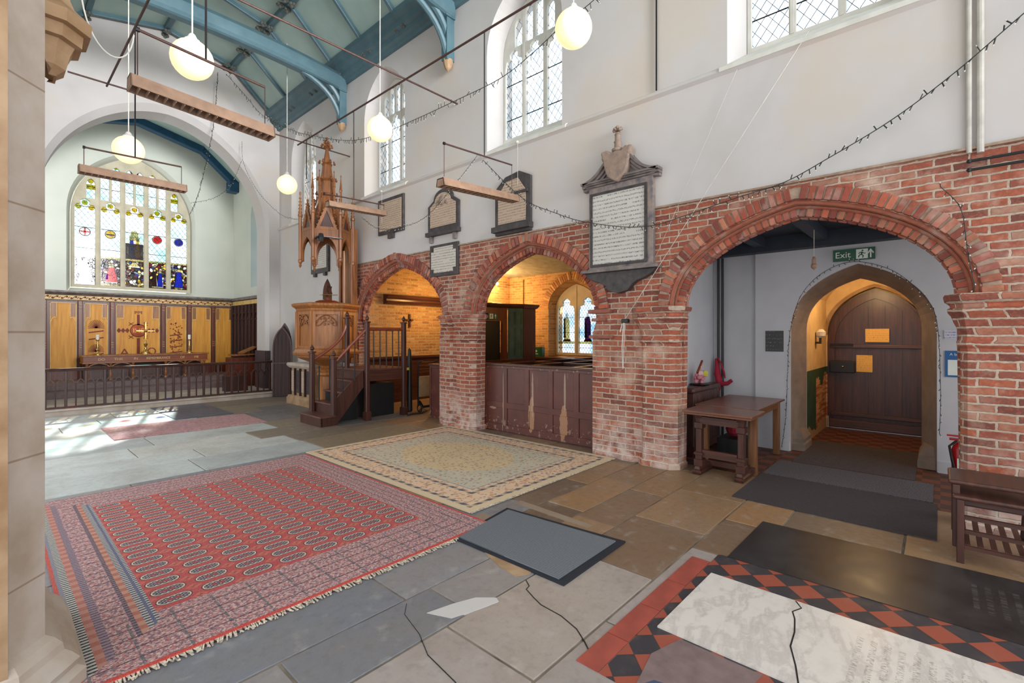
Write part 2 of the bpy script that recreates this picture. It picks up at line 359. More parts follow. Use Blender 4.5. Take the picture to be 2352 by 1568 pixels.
    def glass(name, fn):
        m = Mt(name); m.nt.nodes.remove(m.b); out = [n for n in m.nt.nodes if n.type == 'OUTPUT_MATERIAL'][0]
        c, lead = fn(m)
        tr = m.n('ShaderNodeBsdfTransparent'); gl = m.n('ShaderNodeBsdfGlossy'); gl.inputs['Roughness'].default_value = .12
        df = m.n('ShaderNodeBsdfDiffuse'); df.inputs[0].default_value = s2l((40, 44, 46))
        m.link(c, tr.inputs[0]) if isinstance(c, S) else None
        if not isinstance(c, S): tr.inputs[0].default_value = s2l(c)
        mx = m.n('ShaderNodeMixShader'); mx.inputs[0].default_value = .06; m.link(tr.outputs[0], mx.inputs[1]); m.link(gl.outputs[0], mx.inputs[2])
        m2 = m.n('ShaderNodeMixShader'); m.link(lead, m2.inputs[0]); m.link(mx.outputs[0], m2.inputs[1]); m.link(df.outputs[0], m2.inputs[2])
        m.link(m2.outputs[0], out.inputs[0]); return m.m
    def lattice(m, u, z, p=.115, w=.02, bars=.55):
        a = (u/p+z/(p*1.35)); b = (u/p-z/(p*1.35))
        l = ((a.fr()-.5).abs() > (.5-w)).max((b.fr()-.5).abs() > (.5-w))
        return l.max(((z/bars).fr()-.5).abs() > .488)
    def g1(m):
        x, y, z = m.xyz(m.pos()); q = m.white(m.vec((y/.115+z/.155).floor(), (y/.115-z/.155).floor(), 0.0))
        c = m.ramp(q, [(.2, (228, 238, 246)), (.8, (250, 252, 255))]); return c, lattice(m, y, z)
    M['glass1'] = glass('clear_leaded_glass', g1)
    def g2(m):
        x, y, z = m.xyz(m.pos()); q = m.noise(m.pos(), 1.6, 3)
        c = m.ramp(q, [(.35, (206, 238, 238)), (.6, (250, 252, 254))])
        # lower mosaic
        v = m.n('ShaderNodeTexVoronoi'); m.link(m.pos(), v.inputs['Vector']); v.inputs['Scale'].default_value = 15
        k = S(m.nt, m.n('ShaderNodeSeparateColor').outputs[0]); m.link(v.outputs['Color'], k.o.node.inputs[0])
        mo = m.ramp(k, [(0, (60, 34, 24)), (.28, (170, 84, 60)), (.4, (60, 84, 160)), (.5, (236, 228, 205)), (.62, (226, 200, 90)), (.72, (70, 106, 60)), (.82, (244, 240, 230)), (1, (110, 70, 50))])
        for el in m.nt.nodes:
            pass
        FG = [(1.735, 3.22, .10, .27), (2.29, 3.2, .11, .23), (2.79, 3.95, .13, .33), (3.26, 3.17, .055, .26), (3.39, 3.15, .06, .24), (3.845, 3.2, .09, .28), (2.79, 3.5, .11, .06)]
        fm = None
        for fc, fz, fw, fh in FG:
            q = ((x-fc).abs() < ((fz-z)*(.42*fw/fh)+fw*.8))*((z-fz).abs() < fh); fm = q if fm is None else fm.max(q)
        for fc in (1.735, 2.26, 3.32, 3.845):
            q = ((x-fc)*(x-fc)+(z-4.28)*(z-4.28)) < .0135; fm = fm.max(q)
        c = m.mix((z < 3.62)*(1.0-fm), c, mo); c = m.mix(fm, c, (252, 252, 252))
        v2 = m.vor(m.pos(), 15, 'DISTANCE_TO_EDGE')
        ld = lattice(m, x, z, .125, .028)
        lead = m.mix(z < 3.62, m.vec(ld, ld, ld), m.vec(v2 < .07, v2 < .07, v2 < .07)) if False else (((z > 3.62)*ld).max((z < 3.62)*(v2 < .06)))*(1.0-fm)
        return c, lead
    M['glass2'] = glass('stained_east_glass', g2)
    def gs(c, w=.0):
        def f(m):
            v2 = m.vor(m.pos(), 22, 'DISTANCE_TO_EDGE'); n = m.noise(m.pos(), 8, 2)
            return m.mix(n*.5, c, tuple(int(a*.75) for a in c)), v2 < .02
        return f
    for k, c in dict(g_yellow=(236, 214, 60), g_red=(226, 44, 48), g_blue=(60, 96, 206), g_white=(245, 245, 238), g_green=(40, 110, 70), g_brown=(100, 50, 40), g_cream=(232, 222, 176), g_purple=(120, 80, 130), g_orange=(240, 130, 70)).items():
        M[k] = glass(k.replace('g_', '')+'_stained_glass', gs(c))
    def g3(m):
        x, y, z = m.xyz(m.pos()); q = m.noise(m.pos(), 3, 3); return m.ramp(q, [(.35, (186, 214, 236)), (.6, (240, 246, 250))]), lattice(m, y, z, .085, .035, .4)
    M['glass3'] = glass('blue_leaded_glass', g3)
    m = Mt('opal_globe', .25); m.col((240, 222, 190)); m.emit((255, 210, 150), .58); M['globe'] = m.m
    m = Mt('lit_bulb', .3); m.emit((255, 200, 120), 25); M['bulb'] = m.m
mats()
# ------------------------------------------------------------------ geometry helpers
ORG = {}
class MB:
    def __init__(s): s.v = []; s.f = []; s.c = []; s.col = (.5, .5, .5, 1); s.mi = []; s.k = 0; s.m = None
    def add(s, vs, fs):
        n = len(s.v)
        for p in vs:
            p = Vector(p)
            s.v.append(s.m @ p if s.m else p)
        for f in fs: s.f.append([i+n for i in f]); s.c.append(s.col); s.mi.append(s.k)
        return s
    def box(s, x0, y0, z0, x1, y1, z1):
        if x0 > x1: x0, x1 = x1, x0
        if y0 > y1: y0, y1 = y1, y0
        if z0 > z1: z0, z1 = z1, z0
        return s.add([(x, y, z) for x in (x0, x1) for y in (y0, y1) for z in (z0, z1)],
                     [(0, 1, 3, 2), (4, 6, 7, 5), (0, 4, 5, 1), (2, 3, 7, 6), (0, 2, 6, 4), (1, 5, 7, 3)])
    def cb(s, cx, cy, cz, dx, dy, dz): return s.box(cx-dx/2, cy-dy/2, cz-dz/2, cx+dx/2, cy+dy/2, cz+dz/2)
    def beam(s, a, b, w, h, up=(0, 0, 1)):
        a = Vector(a); b = Vector(b); d = (b-a).normalized(); u = Vector(up)
        r = d.cross(u)
        if r.length < 1e-4: r = d.cross(Vector((1, 0, 0)))
        r.normalize(); u = r.cross(d).normalized()
        vs = [p+r*(w/2*i)+u*(h/2*j) for p in (a, b) for i, j in ((-1, -1), (1, -1), (1, 1), (-1, 1))]
        return s.add(vs, [(3, 2, 1, 0), (4, 5, 6, 7), (0, 1, 5, 4), (1, 2, 6, 5), (2, 3, 7, 6), (3, 0, 4, 7)])
    def tube(s, pts, r, n=8, caps=True):
        pts = [Vector(p) for p in pts]; N = len(pts)
        rs = r if isinstance(r, (list, tuple)) else [r]*N
        prev = None; vs = []
        for i, p in enumerate(pts):
            d = (pts[min(i+1, N-1)]-pts[max(i-1, 0)]).normalized()
            if prev is None:
                a = Vector((0, 0, 1)) if abs(d.z) < .9 else Vector((1, 0, 0)); u = d.cross(a).normalized()
            else:
                u = (prev-d*prev.dot(d))
                u = u.normalized() if u.length > 1e-6 else d.orthogonal().normalized()
            prev = u; w = d.cross(u)
            for k in range(n):
                t = 2*PI*k/n; vs.append(p+(u*math.cos(t)+w*math.sin(t))*rs[i])
        fs = [(i*n+k, i*n+(k+1) % n, (i+1)*n+(k+1) % n, (i+1)*n+k) for i in range(N-1) for k in range(n)]
        if caps: fs += [tuple(range(n-1, -1, -1)), tuple((N-1)*n+k for k in range(n))]
        return s.add(vs, fs)
    def lathe(s, prof, c=(0, 0, 0), n=20, ph=0.0, sx=1, sy=1):
        vs = []; fs = []
        for r, z in prof:
            for k in range(n):
                t = 2*PI*k/n+ph; vs.append((c[0]+r*math.cos(t)*sx, c[1]+r*math.sin(t)*sy, c[2]+z))
        for i in range(len(prof)-1):
            for k in range(n): fs.append((i*n+k, i*n+(k+1) % n, (i+1)*n+(k+1) % n, (i+1)*n+k))
        if prof[0][0] > 1e-5: fs.append(tuple(range(n-1, -1, -1)))
        if prof[-1][0] > 1e-5: fs.append(tuple((len(prof)-1)*n+k for k in range(n)))
        return s.add(vs, fs)
    def ball(s, c, r, n=12, sx=1, sy=1, sz=1):
        pr = [(max(1e-6, r*math.sin(PI*i/(n//2))), -r*sz*math.cos(PI*i/(n//2))) for i in range(n//2+1)]
        return s.lathe(pr, c, n, 0, sx, sy)
    def plate(s, loops, d0, d1, fn, back=None):
        """loops[0] outer, others holes, in 2D (a,b); fn(a,b,d) -> xyz; depth d0..d1; back = loops used at d1"""
        back = back or loops
        tri = tessellate_polygon([[Vector((a, b, 0)) for a, b in lp] for lp in loops])
        fl = [p for lp in loops for p in lp]; bl = [p for lp in back for p in lp]; n = len(fl)
        vs = [fn(a, b, d0) for a, b in fl]+[fn(a, b, d1) for a, b in bl]
        fs = [tuple(t) for t in tri]+[tuple(i+n for i in reversed(t)) for t in tri]
        o = 0
        for lp in loops:
            k = len(lp)
            for i in range(k): fs.append((o+i, o+(i+1) % k, n+o+(i+1) % k, n+o+i))
            o += k
        return s.add(vs, fs)
    def stack(s, poly, prof, zdir=1):
        """poly footprint (x,y) offset by proj at each z: prof [(z, proj)]"""
        n = len(poly); cx = sum(p[0] for p in poly)/n; cy = sum(p[1] for p in poly)/n
        def off(d):
            out = []
            for i in range(n):
                p0, p1, p2 = Vector(poly[i-1]), Vector(poly[i]), Vector(poly[(i+1) % n])
                e1 = (p1-p0).normalized(); e2 = (p2-p1).normalized()
                n1 = Vector((e1.y, -e1.x)); n2 = Vector((e2.y, -e2.x)); b = (n1+n2); b = b/max(.3, b.length_squared)*2
                q = p1+b*d; out.append(q)
            return out
        ar = sum(poly[i-1][0]*poly[i][1]-poly[i][0]*poly[i-1][1] for i in range(n)); sg = 1 if ar > 0 else -1
        vs = []
        for z, d in prof:
            for q in off(d*sg): vs.append((q.x, q.y, z))
        m = len(prof); fs = [(i*n+k, i*n+(k+1) % n, (i+1)*n+(k+1) % n, (i+1)*n+k) for i in range(m-1) for k in range(n)]
        fs += [tuple(range(n)), tuple((m-1)*n+k for k in range(n))]
        return s.add(vs, fs)
    def build(s, name, mat, parent=None, smooth=False, kind=None, label=None, cat=None, group=None, bevel=0, origin=None):
        me = bpy.data.meshes.new(name)
        if parent is not None: o0 = ORG[parent]
        elif origin is not None: o0 = Vector(origin)
        elif kind == 'structure': o0 = Vector((0, 0, 0))
        else:
            xs = [p.x for p in s.v]; ys = [p.y for p in s.v]; zs = [p.z for p in s.v]
            o0 = Vector(((min(xs)+max(xs))/2, (min(ys)+max(ys))/2, min(zs)))
        me.from_pydata([tuple(p-o0) for p in s.v], [], s.f)
        ms = mat if isinstance(mat, (list, tuple)) else [mat]
        for q in ms: me.materials.append(M[q] if isinstance(q, str) else q)
        if len(ms) > 1: me.polygons.foreach_set('material_index', s.mi)
        at = me.color_attributes.new('Col', 'FLOAT_COLOR', 'CORNER'); arr = []
        for f, c in zip(s.f, s.c): arr += list(c)*len(f)
        if len(arr) == 4*len(me.loops): at.data.foreach_set('color', arr)
        bm = bmesh.new(); bm.from_mesh(me); bmesh.ops.recalc_face_normals(bm, faces=bm.faces); bm.to_mesh(me); bm.free()
        if smooth:
            me.polygons.foreach_set('use_smooth', [True]*len(me.polygons))
            try: me.set_sharp_from_angle(angle=math.radians(38))
            except Exception: pass
        o = bpy.data.objects.new(name, me); COL.objects.link(o)
        if parent is not None: o.parent = parent; o.location = (0, 0, 0)
        else: o.location = o0
        ORG[o] = o0
        if bevel:
            b = o.modifiers.new('bevel', 'BEVEL'); b.width = bevel; b.segments = 2; b.limit_method = 'ANGLE'
        if kind: o['kind'] = kind
        if label: o['label'] = label
        if cat: o['category'] = cat
        if group: o['group'] = group
        return o
def thing(name, label, cat, loc=(0, 0, 0), group=None):
    o = bpy.data.objects.new(name, None); COL.objects.link(o); o.location = loc; o.empty_display_size = .1
    ORG[o] = Vector(loc); o['label'] = label; o['category'] = cat
    if group: o['group'] = group
    return o
def clone(o, loc, label, group=None):
    r = o.copy(); COL.objects.link(r); r.location = loc; r['label'] = label
    if group: r['group'] = group
    def rec(src, dst):
        for ch in list(src.children):
            c = ch.copy(); COL.objects.link(c); c.parent = dst; rec(ch, c)
    rec(o, r); return r
def st(mb, name, mat, **k): return mb.build(name, mat, kind='structure', **k)
def text(name, body, size, loc, rot, mat, parent, depth=.002, sx=1.0, align='CENTER'):
    cu = bpy.data.curves.new(name, 'FONT'); cu.body = body; cu.size = size; cu.extrude = depth; cu.align_x = align; cu.align_y = 'CENTER'
    t = bpy.data.objects.new(name, cu); me = bpy.data.meshes.new_from_object(t)
    bpy.data.objects.remove(t)
    R = Matrix.Translation(Vector(loc)-ORG[parent]) @ rot.to_4x4() @ Matrix.Diagonal((sx, 1, 1, 1))
    me.transform(R); me.materials.clear(); me.materials.append(M[mat])
    o = bpy.data.objects.new(name, me); COL.objects.link(o); o.parent = parent; ORG[o] = ORG[parent]; return o
ROT_N = Matrix(((0, 0, -1), (-1, 0, 0), (0, 1, 0)))      # on a wall seen looking +X: text x -> -Y, y -> Z
ROT_E = Matrix(((1, 0, 0), (0, 0, -1), (0, 1, 0)))       # on a wall seen looking +Y: text x -> +X
def XN(a, b, d): return (d, a, b)      # (y, z, depth x)
def YN(a, b, d): return (a, d, b)      # (x, z, depth y)
def bez(p0, p1, p2, p3, n):
    out = []
    for i in range(n+1):
        t = i/n; u = 1-t
        out.append(tuple(u*u*u*p0[k]+3*u*u*t*p1[k]+3*u*t*t*p2[k]+t*t*t*p3[k] for k in range(len(p0))))
    return out
def arch(a0, a1, zs, za, n=14, k1=.6, k2=.42, k3=.9):
    """open pointed (four centred) arch polyline from (a0,zs) over apex to (a1,zs)"""
    c = (a0+a1)/2; w = (a1-a0)/2; h = za-zs
    L = bez((a0, zs), (a0, zs+k1*h), (c-w*k2, zs+h*k3), (c, za), n)
    return L+[(2*c-p[0], p[1]) for p in reversed(L[:-1])]
def offs(line, d):
    out = []; n = len(line)
    for i, p in enumerate(line):
        a = Vector(line[max(i-1, 0)]); b = Vector(line[min(i+1, n-1)]); t = (b-a).normalized(); nn = Vector((-t.y, t.x))
        out.append((p[0]+nn.x*d, p[1]+nn.y*d))
    return out
def resample(line, n):
    L = [0]
    for i in range(1, len(line)): L.append(L[-1]+math.dist(line[i-1], line[i]))
    out = []; j = 0
    for k in range(n+1):
        t = L[-1]*k/n
        while j < len(L)-2 and L[j+1] < t: j += 1
        q = (t-L[j])/max(1e-9, L[j+1]-L[j]); out.append(tuple(line[j][m]*(1-q)+line[j+1][m]*q for m in range(len(line[0]))))
    return out
def strip(mb, line, o0, o1, d0, d1, fn):
    """solid band following a polyline between offsets o0,o1 and depths d0,d1"""
    a = offs(line, o0); b = offs(line, o1); n = len(line); vs = []
    for i in range(n): vs += [fn(*a[i], d0), fn(*b[i], d0), fn(*b[i], d1), fn(*a[i], d1)]
    fs = [(i*4+k, i*4+(k+1) % 4, i*4+4+(k+1) % 4, i*4+4+k) for i in range(n-1) for k in range(4)]+[(0, 1, 2, 3), tuple((n-1)*4+k for k in (3, 2, 1, 0))]
    return mb.add(vs, fs)
BR = [(168, 88, 66), (150, 74, 58), (178, 104, 80), (136, 70, 58), (186, 120, 92), (160, 96, 84)]
def voussoirs(mb, line, o0, o1, d0, d1, fn, pitch=.064, gap=.011, pal=BR):
    ln = sum(math.dist(line[i], line[i+1]) for i in range(len(line)-1)); n = max(6, int(ln/pitch)); P = resample(line, n*2)
    for i in range(n):
        a, m_, b = P[2*i], P[2*i+1], P[2*i+2]
        t = (Vector(b)-Vector(a)).normalized(); nn = Vector((-t.y, t.x)); hw = (math.dist(a, b)-gap)/2
        j = random.uniform(-.006, .006); k = 1+ (o1-o0)*.12
        c = [Vector(m_)-t*hw+nn*o0, Vector(m_)+t*hw+nn*o0, Vector(m_)+t*hw*k+nn*(o1+j), Vector(m_)-t*hw*k+nn*(o1+j)]
        q = random.choice(pal); f = random.uniform(.88, 1.1); mb.col = s2l(tuple(min(255, v*f) for v in q))
        dj = random.uniform(-.006, .004)
        mb.add([fn(p.x, p.y, d0+dj) for p in c]+[fn(p.x, p.y, d1) for p in c], [(0, 1, 2, 3), (4, 7, 6, 5), (0, 4, 5, 1), (1, 5, 6, 2), (2, 6, 7, 3), (3, 7, 4, 0)])
XW = 5.30
# ================================================================== structure
def build_floor():
    mb = MB()
    y = -2.6
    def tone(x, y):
        if y > 6.0 and x < 3.0: base = random.choice([(196, 202, 200), (186, 193, 194), (204, 206, 202)])  # paler slabs: window glare painted into their colour
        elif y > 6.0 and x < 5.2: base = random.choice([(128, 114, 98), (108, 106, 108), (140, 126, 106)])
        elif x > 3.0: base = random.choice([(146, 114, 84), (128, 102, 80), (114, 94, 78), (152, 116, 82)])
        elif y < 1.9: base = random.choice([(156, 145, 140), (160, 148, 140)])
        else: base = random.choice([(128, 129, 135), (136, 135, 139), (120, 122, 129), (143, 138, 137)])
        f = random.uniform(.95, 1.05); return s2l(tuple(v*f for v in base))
    rows = [-2.6, -1.9, -1.2, -.5, .2, .95, 1.35, 1.95, 2.32, 2.72]
    while rows[-1] < 12.4: rows.append(rows[-1]+random.uniform(.5, .85))
    rows[-1] = 12.45
    g = .007
    for a, b in zip(rows[:-1], rows[1:]):
        x = -6+random.uniform(0, .6)
        while x < 12:
            w = random.uniform(.65, 1.25)*(1.5 if a > 6 else 1)
            if b-a > .69: w *= 1.1
            nx, ny = 3, 2; q = x+w
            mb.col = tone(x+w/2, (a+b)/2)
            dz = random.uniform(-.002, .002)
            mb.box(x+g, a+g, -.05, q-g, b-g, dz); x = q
    for y0 in (): pass
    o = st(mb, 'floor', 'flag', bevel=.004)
    m2 = MB().box(-6, -2.6, -.12, 12.2, 12.45, -.006); s2 = st(m2, 'floor_joints', 'joint'); s2.parent = o
    # cracks and mortar repairs in the foreground slabs
    def patch(name, pts, mat, z=.004):
        mb = MB(); mb.plate([pts], z, -.01, lambda a, b, d: (a, b, d)); q = st(mb, name, mat); q.parent = o
    def ribbon(name, line, w, mat):
        a = offs(line, w/2); b = offs(line, -w/2); patch(name, a+b[::-1], mat, .003)
    ribbon('floor_crack', [(2.28, 1.94), (2.24, 1.88), (2.2, 1.87), (2.16, 1.78), (2.13, 1.7), (2.12, 1.55), (2.08, 1.42), (2.02, 1.33), (1.98, 1.28)], .006, M['black'])
    ribbon('floor_crack', [(1.62, 2.28), (1.55, 2.2), (1.5, 2.0), (1.43, 1.84), (1.4, 1.6)], .003, M['black'])
    patch('floor_repair', [(1.64, 2.12), (1.70, 1.98), (1.86, 1.93), (1.99, 1.90), (2.01, 1.94), (1.93, 2.03), (1.80, 2.08)], M['plaster'])
    patch('floor_repair', [(2.38, 2.42), (2.3, 2.2), (2.27, 2.02), (2.36, 1.97), (2.48, 2.04), (2.5, 2.3)], M['tan'])
    patch('floor_repair', [(2.66, 2.45), (2.78, 2.95), (2.9, 2.95), (2.8, 2.4)], M['lime'])
    patch('floor_repair', [(3.22, 2.1), (3.26, 2.9), (3.34, 2.9), (3.30, 2.1)], M['lime'])
build_floor()

def xr(n, z0, z1, y0, y1, x0, x1): return MB().box(x0, y0, z0, x1, y1, z1)
WIN = [(0.92-1.28/2, 0.92+1.28/2), (3.93, 5.19), (7.58, 8.82), (11.2, 12.36)]
WS, WSP, WA = 4.60, 5.95, 6.72
def win_loop(y0, y1, z0, zs, za, n=10): return [(y0, z0)]+arch(y0, y1, zs, za, n)+[(y1, z0)]
def nave_wall():
    outer = [(-1.6, 3.04), (9.38, 3.04), (9.38, 0), (13.3, 0), (13.3, 7.6), (-1.6, 7.6)]
    fr = []; bk = []
    for y0, y1 in WIN:
        fr.append(win_loop(y0-.07, y1+.13, WS-.18, WSP, WA+.16)); bk.append(win_loop(y0, y1, WS, WSP, WA))
    mb = MB(); mb.plate([outer]+fr, XW, XW+.27, XN, [outer]+bk)
    mb.plate([outer]+bk, XW+.27, XW+.45, XN)
    st(mb, 'wall_north_upper', 'plaster')
    # string course
    mb = MB(); mb.add([(XW-.045, -1.6, 4.36), (XW, -1.6, 4.33), (XW, -1.6, 4.42), (XW-.03, -1.6, 4.40), (XW-.045, 13.24, 4.36), (XW, 13.24, 4.33), (XW, 13.24, 4.42), (XW-.03, 13.24, 4.40)],
                      [(0, 1, 2, 3), (4, 7, 6, 5), (0, 4, 5, 1), (3, 2, 6, 7), (0, 3, 7, 4)])
    st(mb, 'trim_1', 'plaster')
    st(MB().box(XW-.03, -1.6, 3.03, XW+.02, 9.38, 3.05), 'trim_2', 'mortar')
nave_wall()

A3 = (-.10, 2.20, 1.86, 2.72); A2 = (3.40, 5.57, 1.86, 2.76); A1 = (6.52, 9.14, 1.86, 2.86)
def arcade():
    out = [(-1.6, 0)]; core = [(-1.6, 0)]
    for k, (a0, a1, zs, za) in enumerate((A3, A2, A1)):
        L = arch(a0, a1, zs, za, 16)
        W = offs(L, .14)
        W = [(a0-.03, 0), (a0-.03, zs-.3), (a0-.14, zs)]+W[1:-1]+[(a1+.14, zs), (a1+.03, zs-.3), (a1+.03, 0)]
        out += W; core += [(a0-.02, 0)]+L+[(a1+.02, 0)]
    out += [(9.38, 0), (9.38, 3.04), (-1.6, 3.04)]; core += [(9.38, 0), (9.38, 3.04), (-1.6, 3.04)]
    # order so the outline runs once round
    mb = MB(); mb.plate([out], XW, XW+.13, XN); mb.plate([core], XW+.13, XW+.22, XN); st(mb, 'wall_north_arcade', 'brick')
    for a0, a1, zs, za in (A3, A2, A1):
        L = arch(a0, a1, zs, za, 16); n = 'arch_mouldings'
        mb = MB()
        voussoirs(mb, L, .145, .27, XW-.035, XW+.02, XN)
        voussoirs(mb, L, .0, .105, XW+.085, XW+.17, XN)
        voussoirs(mb, offs(L, .0), -.012, .02, XW+.17, XW+.21, XN, pitch=.08)
        st(mb, 'trim_arch_bricks', 'vous', bevel=.006)
        m2 = MB(); strip(m2, L, -.006, .27, XW+.1, XW+.6, XN) if False else None
        strip(m2, L, .105, .15, XW+.02, XW+.14, XN); strip(m2, L, .155, .262, XW-.02, XW+.02, XN); strip(m2, L, .012, .1, XW+.1, XW+.16, XN)
        st(m2, 'trim_arch_mortar', 'mortar')
        m3 = MB()
        m3.col = s2l((158, 92, 70)); m3.tube([XN(*p, XW+.03) for p in offs(L, .128)], .028, 8); m3.tube([XN(*p, XW+.075) for p in offs(L, .09)], .018, 6)
        st(m3, 'trim_arch_roll', 'vous', smooth=True)
    prof = [(1.44, 0), (1.46, .025), (1.49, .03), (1.51, .012), (1.55, .01), (1.60, .025), (1.65, .05), (1.70, .07), (1.73, .095), (1.755, .1), (1.765, .075), (1.79, .08), (1.82, .12), (1.855, .13), (1.875, .115), (1.88, .0)]
    def shaft(y0, y1, x0=XW-.05, cap=True, ch=.07, zc=0):
        poly = [(x0+ch, y0), (x0, y0+ch), (x0, y1-ch), (x0+ch, y1), (XW+.2, y1), (XW+.2, y0)]
        st(MB().stack(poly, [(0, .03), (.05, .03), (.09, .0), (1.45, 0), (1.86, 0)]), 'pier_shaft', 'brick')
        if cap:
            mb = MB(); mb.col = s2l((166, 110, 88)); mb.stack(poly[:4]+[(XW+.08, y1), (XW+.08, y0)], [(z+zc, p*.8) for z, p in prof]); st(mb, 'trim_capital', 'brick')
    shaft(2.24, 2.70); shaft(-.52, -.12, XW-.07, ch=.04); shaft(6.10, 6.40, XW-.03); shaft(5.58, 6.04, XW-.06)
    shaft(2.78, 3.32, XW-.01, cap=False, ch=.02)
    mb = MB(); mb.col = s2l((150, 92, 76))
    for z, h, y0, y1, p in ((1.82, .05, 3.08, 3.4, .07), (1.72, .04, 3.15, 3.36, .05), (1.5, .04, 3.05, 3.4, .05)): mb.box(XW-p, y0, z, XW+.2, y1, z+h)
    st(mb, 'trim_broken_capital', 'vous', bevel=.01)
    st(MB().box(XW-.02, -1.6, 0, XW+.6, -.52, .02), 'pier_foot', 'mortar')
arcade()

def east_walls():
    Y = 13.24
    # chancel arch wall: nave gable with wide arch
    L = arch(.60, 5.04, 4.3, 6.82, 26, .55, .5, .98)
    loop = [(.60, 0.0)]+L+[(5.04, 0.0)]
    outer = [(-.4, 0.0)]+loop+[(5.9, 0.0), (5.9, 7.0), (4.1, 9.3), (2.75, 9.6), (1.4, 9.3), (-.4, 7.0)]
    Lb = arch(.70, 4.98, 4.3, 6.68, 26, .55, .5, .98); lb = [(.70, 0.0)]+Lb+[(4.98, 0.0)]
    ob = [(-.4, 0.0)]+lb+outer[1+len(loop):]
    
    mb = MB(); mb.plate([outer], Y, Y+.14, YN, [ob]); mb.plate([ob], Y+.14, Y+.7, YN); st(mb, 'wall_chancel_arch', 'plaster')
    # dark dado on the arch pier
    st(MB().box(4.93, Y+.0, .12, 4.97, Y+.7, 1.12).box(4.95, Y-.02, .12, 5.06, Y+.02, 1.12), 'trim_3', plain('dark_mauve_dado', (72, 58, 62), .6))
    # chancel side wall with one tall window
    hole = win_loop(14.35, 15.15, 2.95, 4.9, 5.6); 
    mb = MB(); mb.plate([[(13.9, 0), (17, 0), (17, 7.6), (13.9, 7.6)], hole], 5.24, 5.8, XN); st(mb, 'wall_chancel_north', 'plaster2')
    mb = MB(); mb.plate([[(13.9, 0), (17, 0), (17, 7.6), (13.9, 7.6)], win_loop(13.95, 16.4, 2.55, 5.4, 6.15)], .1, -.4, XN); st(mb, 'wall_chancel_south', 'plaster2')  # unseen side; opening widened and left unglazed to brighten the chancel
    for x in (5.5,):
        MB().box(x, 14.3, 2.9, x+.01, 15.2, 5.7).build('window_5', 'glass3', kind='structure')
        mb = MB(); mb.box(x-.06, 14.71, 2.9, x+.06, 14.79, 5.6); st(mb, 'window_mullion', 'wstone')
    # east wall
    Y2 = 16.6
    ew = win_loop(1.47, 4.11, 2.80, 4.75, 6.48, 16); ef = win_loop(1.37, 4.21, 2.68, 4.78, 6.6, 16)
    o2 = [(-.4, 0), (5.9, 0), (5.9, 9), (-.4, 9)]
    mb = MB(); mb.plate([o2, ef], Y2, Y2+.3, YN, [o2, ew]); mb.plate([o2, ew], Y2+.3, Y2+.6, YN); st(mb, 'wall_east', 'plaster2')
east_walls()

def light_hole(c, w, z0, z1, cusp=True):
    """window light: rectangle with a pointed trefoil head, returned as loop"""
    h = min(w*.75, (z1-z0)*.5); L = arch(c-w/2, c+w/2, z1-h, z1, 6 if w > .2 else 3, .55, .5, .85)
    if cusp and w > .2:
        n = len(L); 
        for k in (3, n-4):
            p = L[k]; L[k] = (p[0]+(c-p[0])*.38, p[1]-h*.12)
    return [(c-w/2, z0)]+L+[(c+w/2, z0)]
def sides(mb, *a): pass
def tracery(name, fn, a0, a1, z0, zs, za, nl, d0, d1, mat, fr=.07, mul=.07, headz=None, up=2):
    A = arch(a0, a1, zs, za, 14)
    def top(a):
        best = za
        for i in range(len(A)-1):
            if A[i][0] <= a <= A[i+1][0]:
                t = (a-A[i][0])/max(1e-6, A[i+1][0]-A[i][0]); return A[i][1]*(1-t)+A[i+1][1]*t
        return zs
    outer = [(a0, z0)]+A+[(a1, z0)]
    W = a1-a0-2*fr; lw = (W-(nl-1)*mul)/nl; holes = []; info = []
    for i in range(nl):
        c = a0+fr+lw/2+i*(lw+mul); edge = min(top(c-lw/2), top(c+lw/2))
        hz = headz if headz else zs+.1
        hz = min(hz, edge-fr*.6+.1) if abs(i-(nl-1)/2) > nl/2-1 else hz
        holes.append(light_hole(c, lw, z0+fr*1.1, hz)); info.append((c, lw, z0+fr*1.1, hz))
        sw = (lw-.05*(up-1))/up
        for k in range(up):
            cc = c-lw/2+sw/2+k*(sw+.05); t = min(top(cc-sw/2), top(cc+sw/2))-fr*.8
            zb = hz+.04-.12*abs(0)+(-.10 if up == 2 else 0)
            zb = hz+.02
            if t-zb > .16: holes.append(light_hole(cc, sw, zb, min(t, zb+.95 if up == 2 else t), False)); info.append((cc, sw, zb, t))
    mb = MB(); mb.plate([outer]+holes, d0, d1, fn)
    # mullions stand proud as rounded ribs
    for i in range(nl-1):
        c = a0+fr+lw+mul/2+i*(lw+mul); t = top(c)-.05; s = -.5*(d1-d0)/abs(d1-d0)*.0
        e = (d0-.014); mb.plate([[(c-.016, z0+.04), (c+.016, z0+.04), (c+.016, t), (c-.016, t)]], e, d0, fn)
    o = mb.build(name, mat, kind='structure')
    return info
def nave_windows():
    for k, (y0, y1) in enumerate(WIN):
        tracery('window_%d' % (k+1), XN, y0, y1, WS, WSP, WA, 3, XW+.25, XW+.305, 'wstone', .04, .065, 6.02, 2)
        L = win_loop(y0, y1, WS, WSP, WA); st(MB().plate([L], XW+.285, XW+.29, XN), 'window_glass', 'glass1')
        # sloping sill with nosing
        mb = MB(); a, b = y0-.16, y1+.2
        mb.add([(XW-.05, a, WS-.2), (XW+.25, a, WS), (XW+.25, a, WS-.24), (XW-.05, a, WS-.245), (XW-.05, b, WS-.2), (XW+.25, b, WS), (XW+.25, b, WS-.24), (XW-.05, b, WS-.245)],
               [(0, 1, 2, 3), (4, 7, 6, 5), (0, 4, 5, 1), (3, 2, 6, 7), (0, 3, 7, 4), (1, 5, 6, 2)])
        st(mb, 'window_sill', 'wstone')
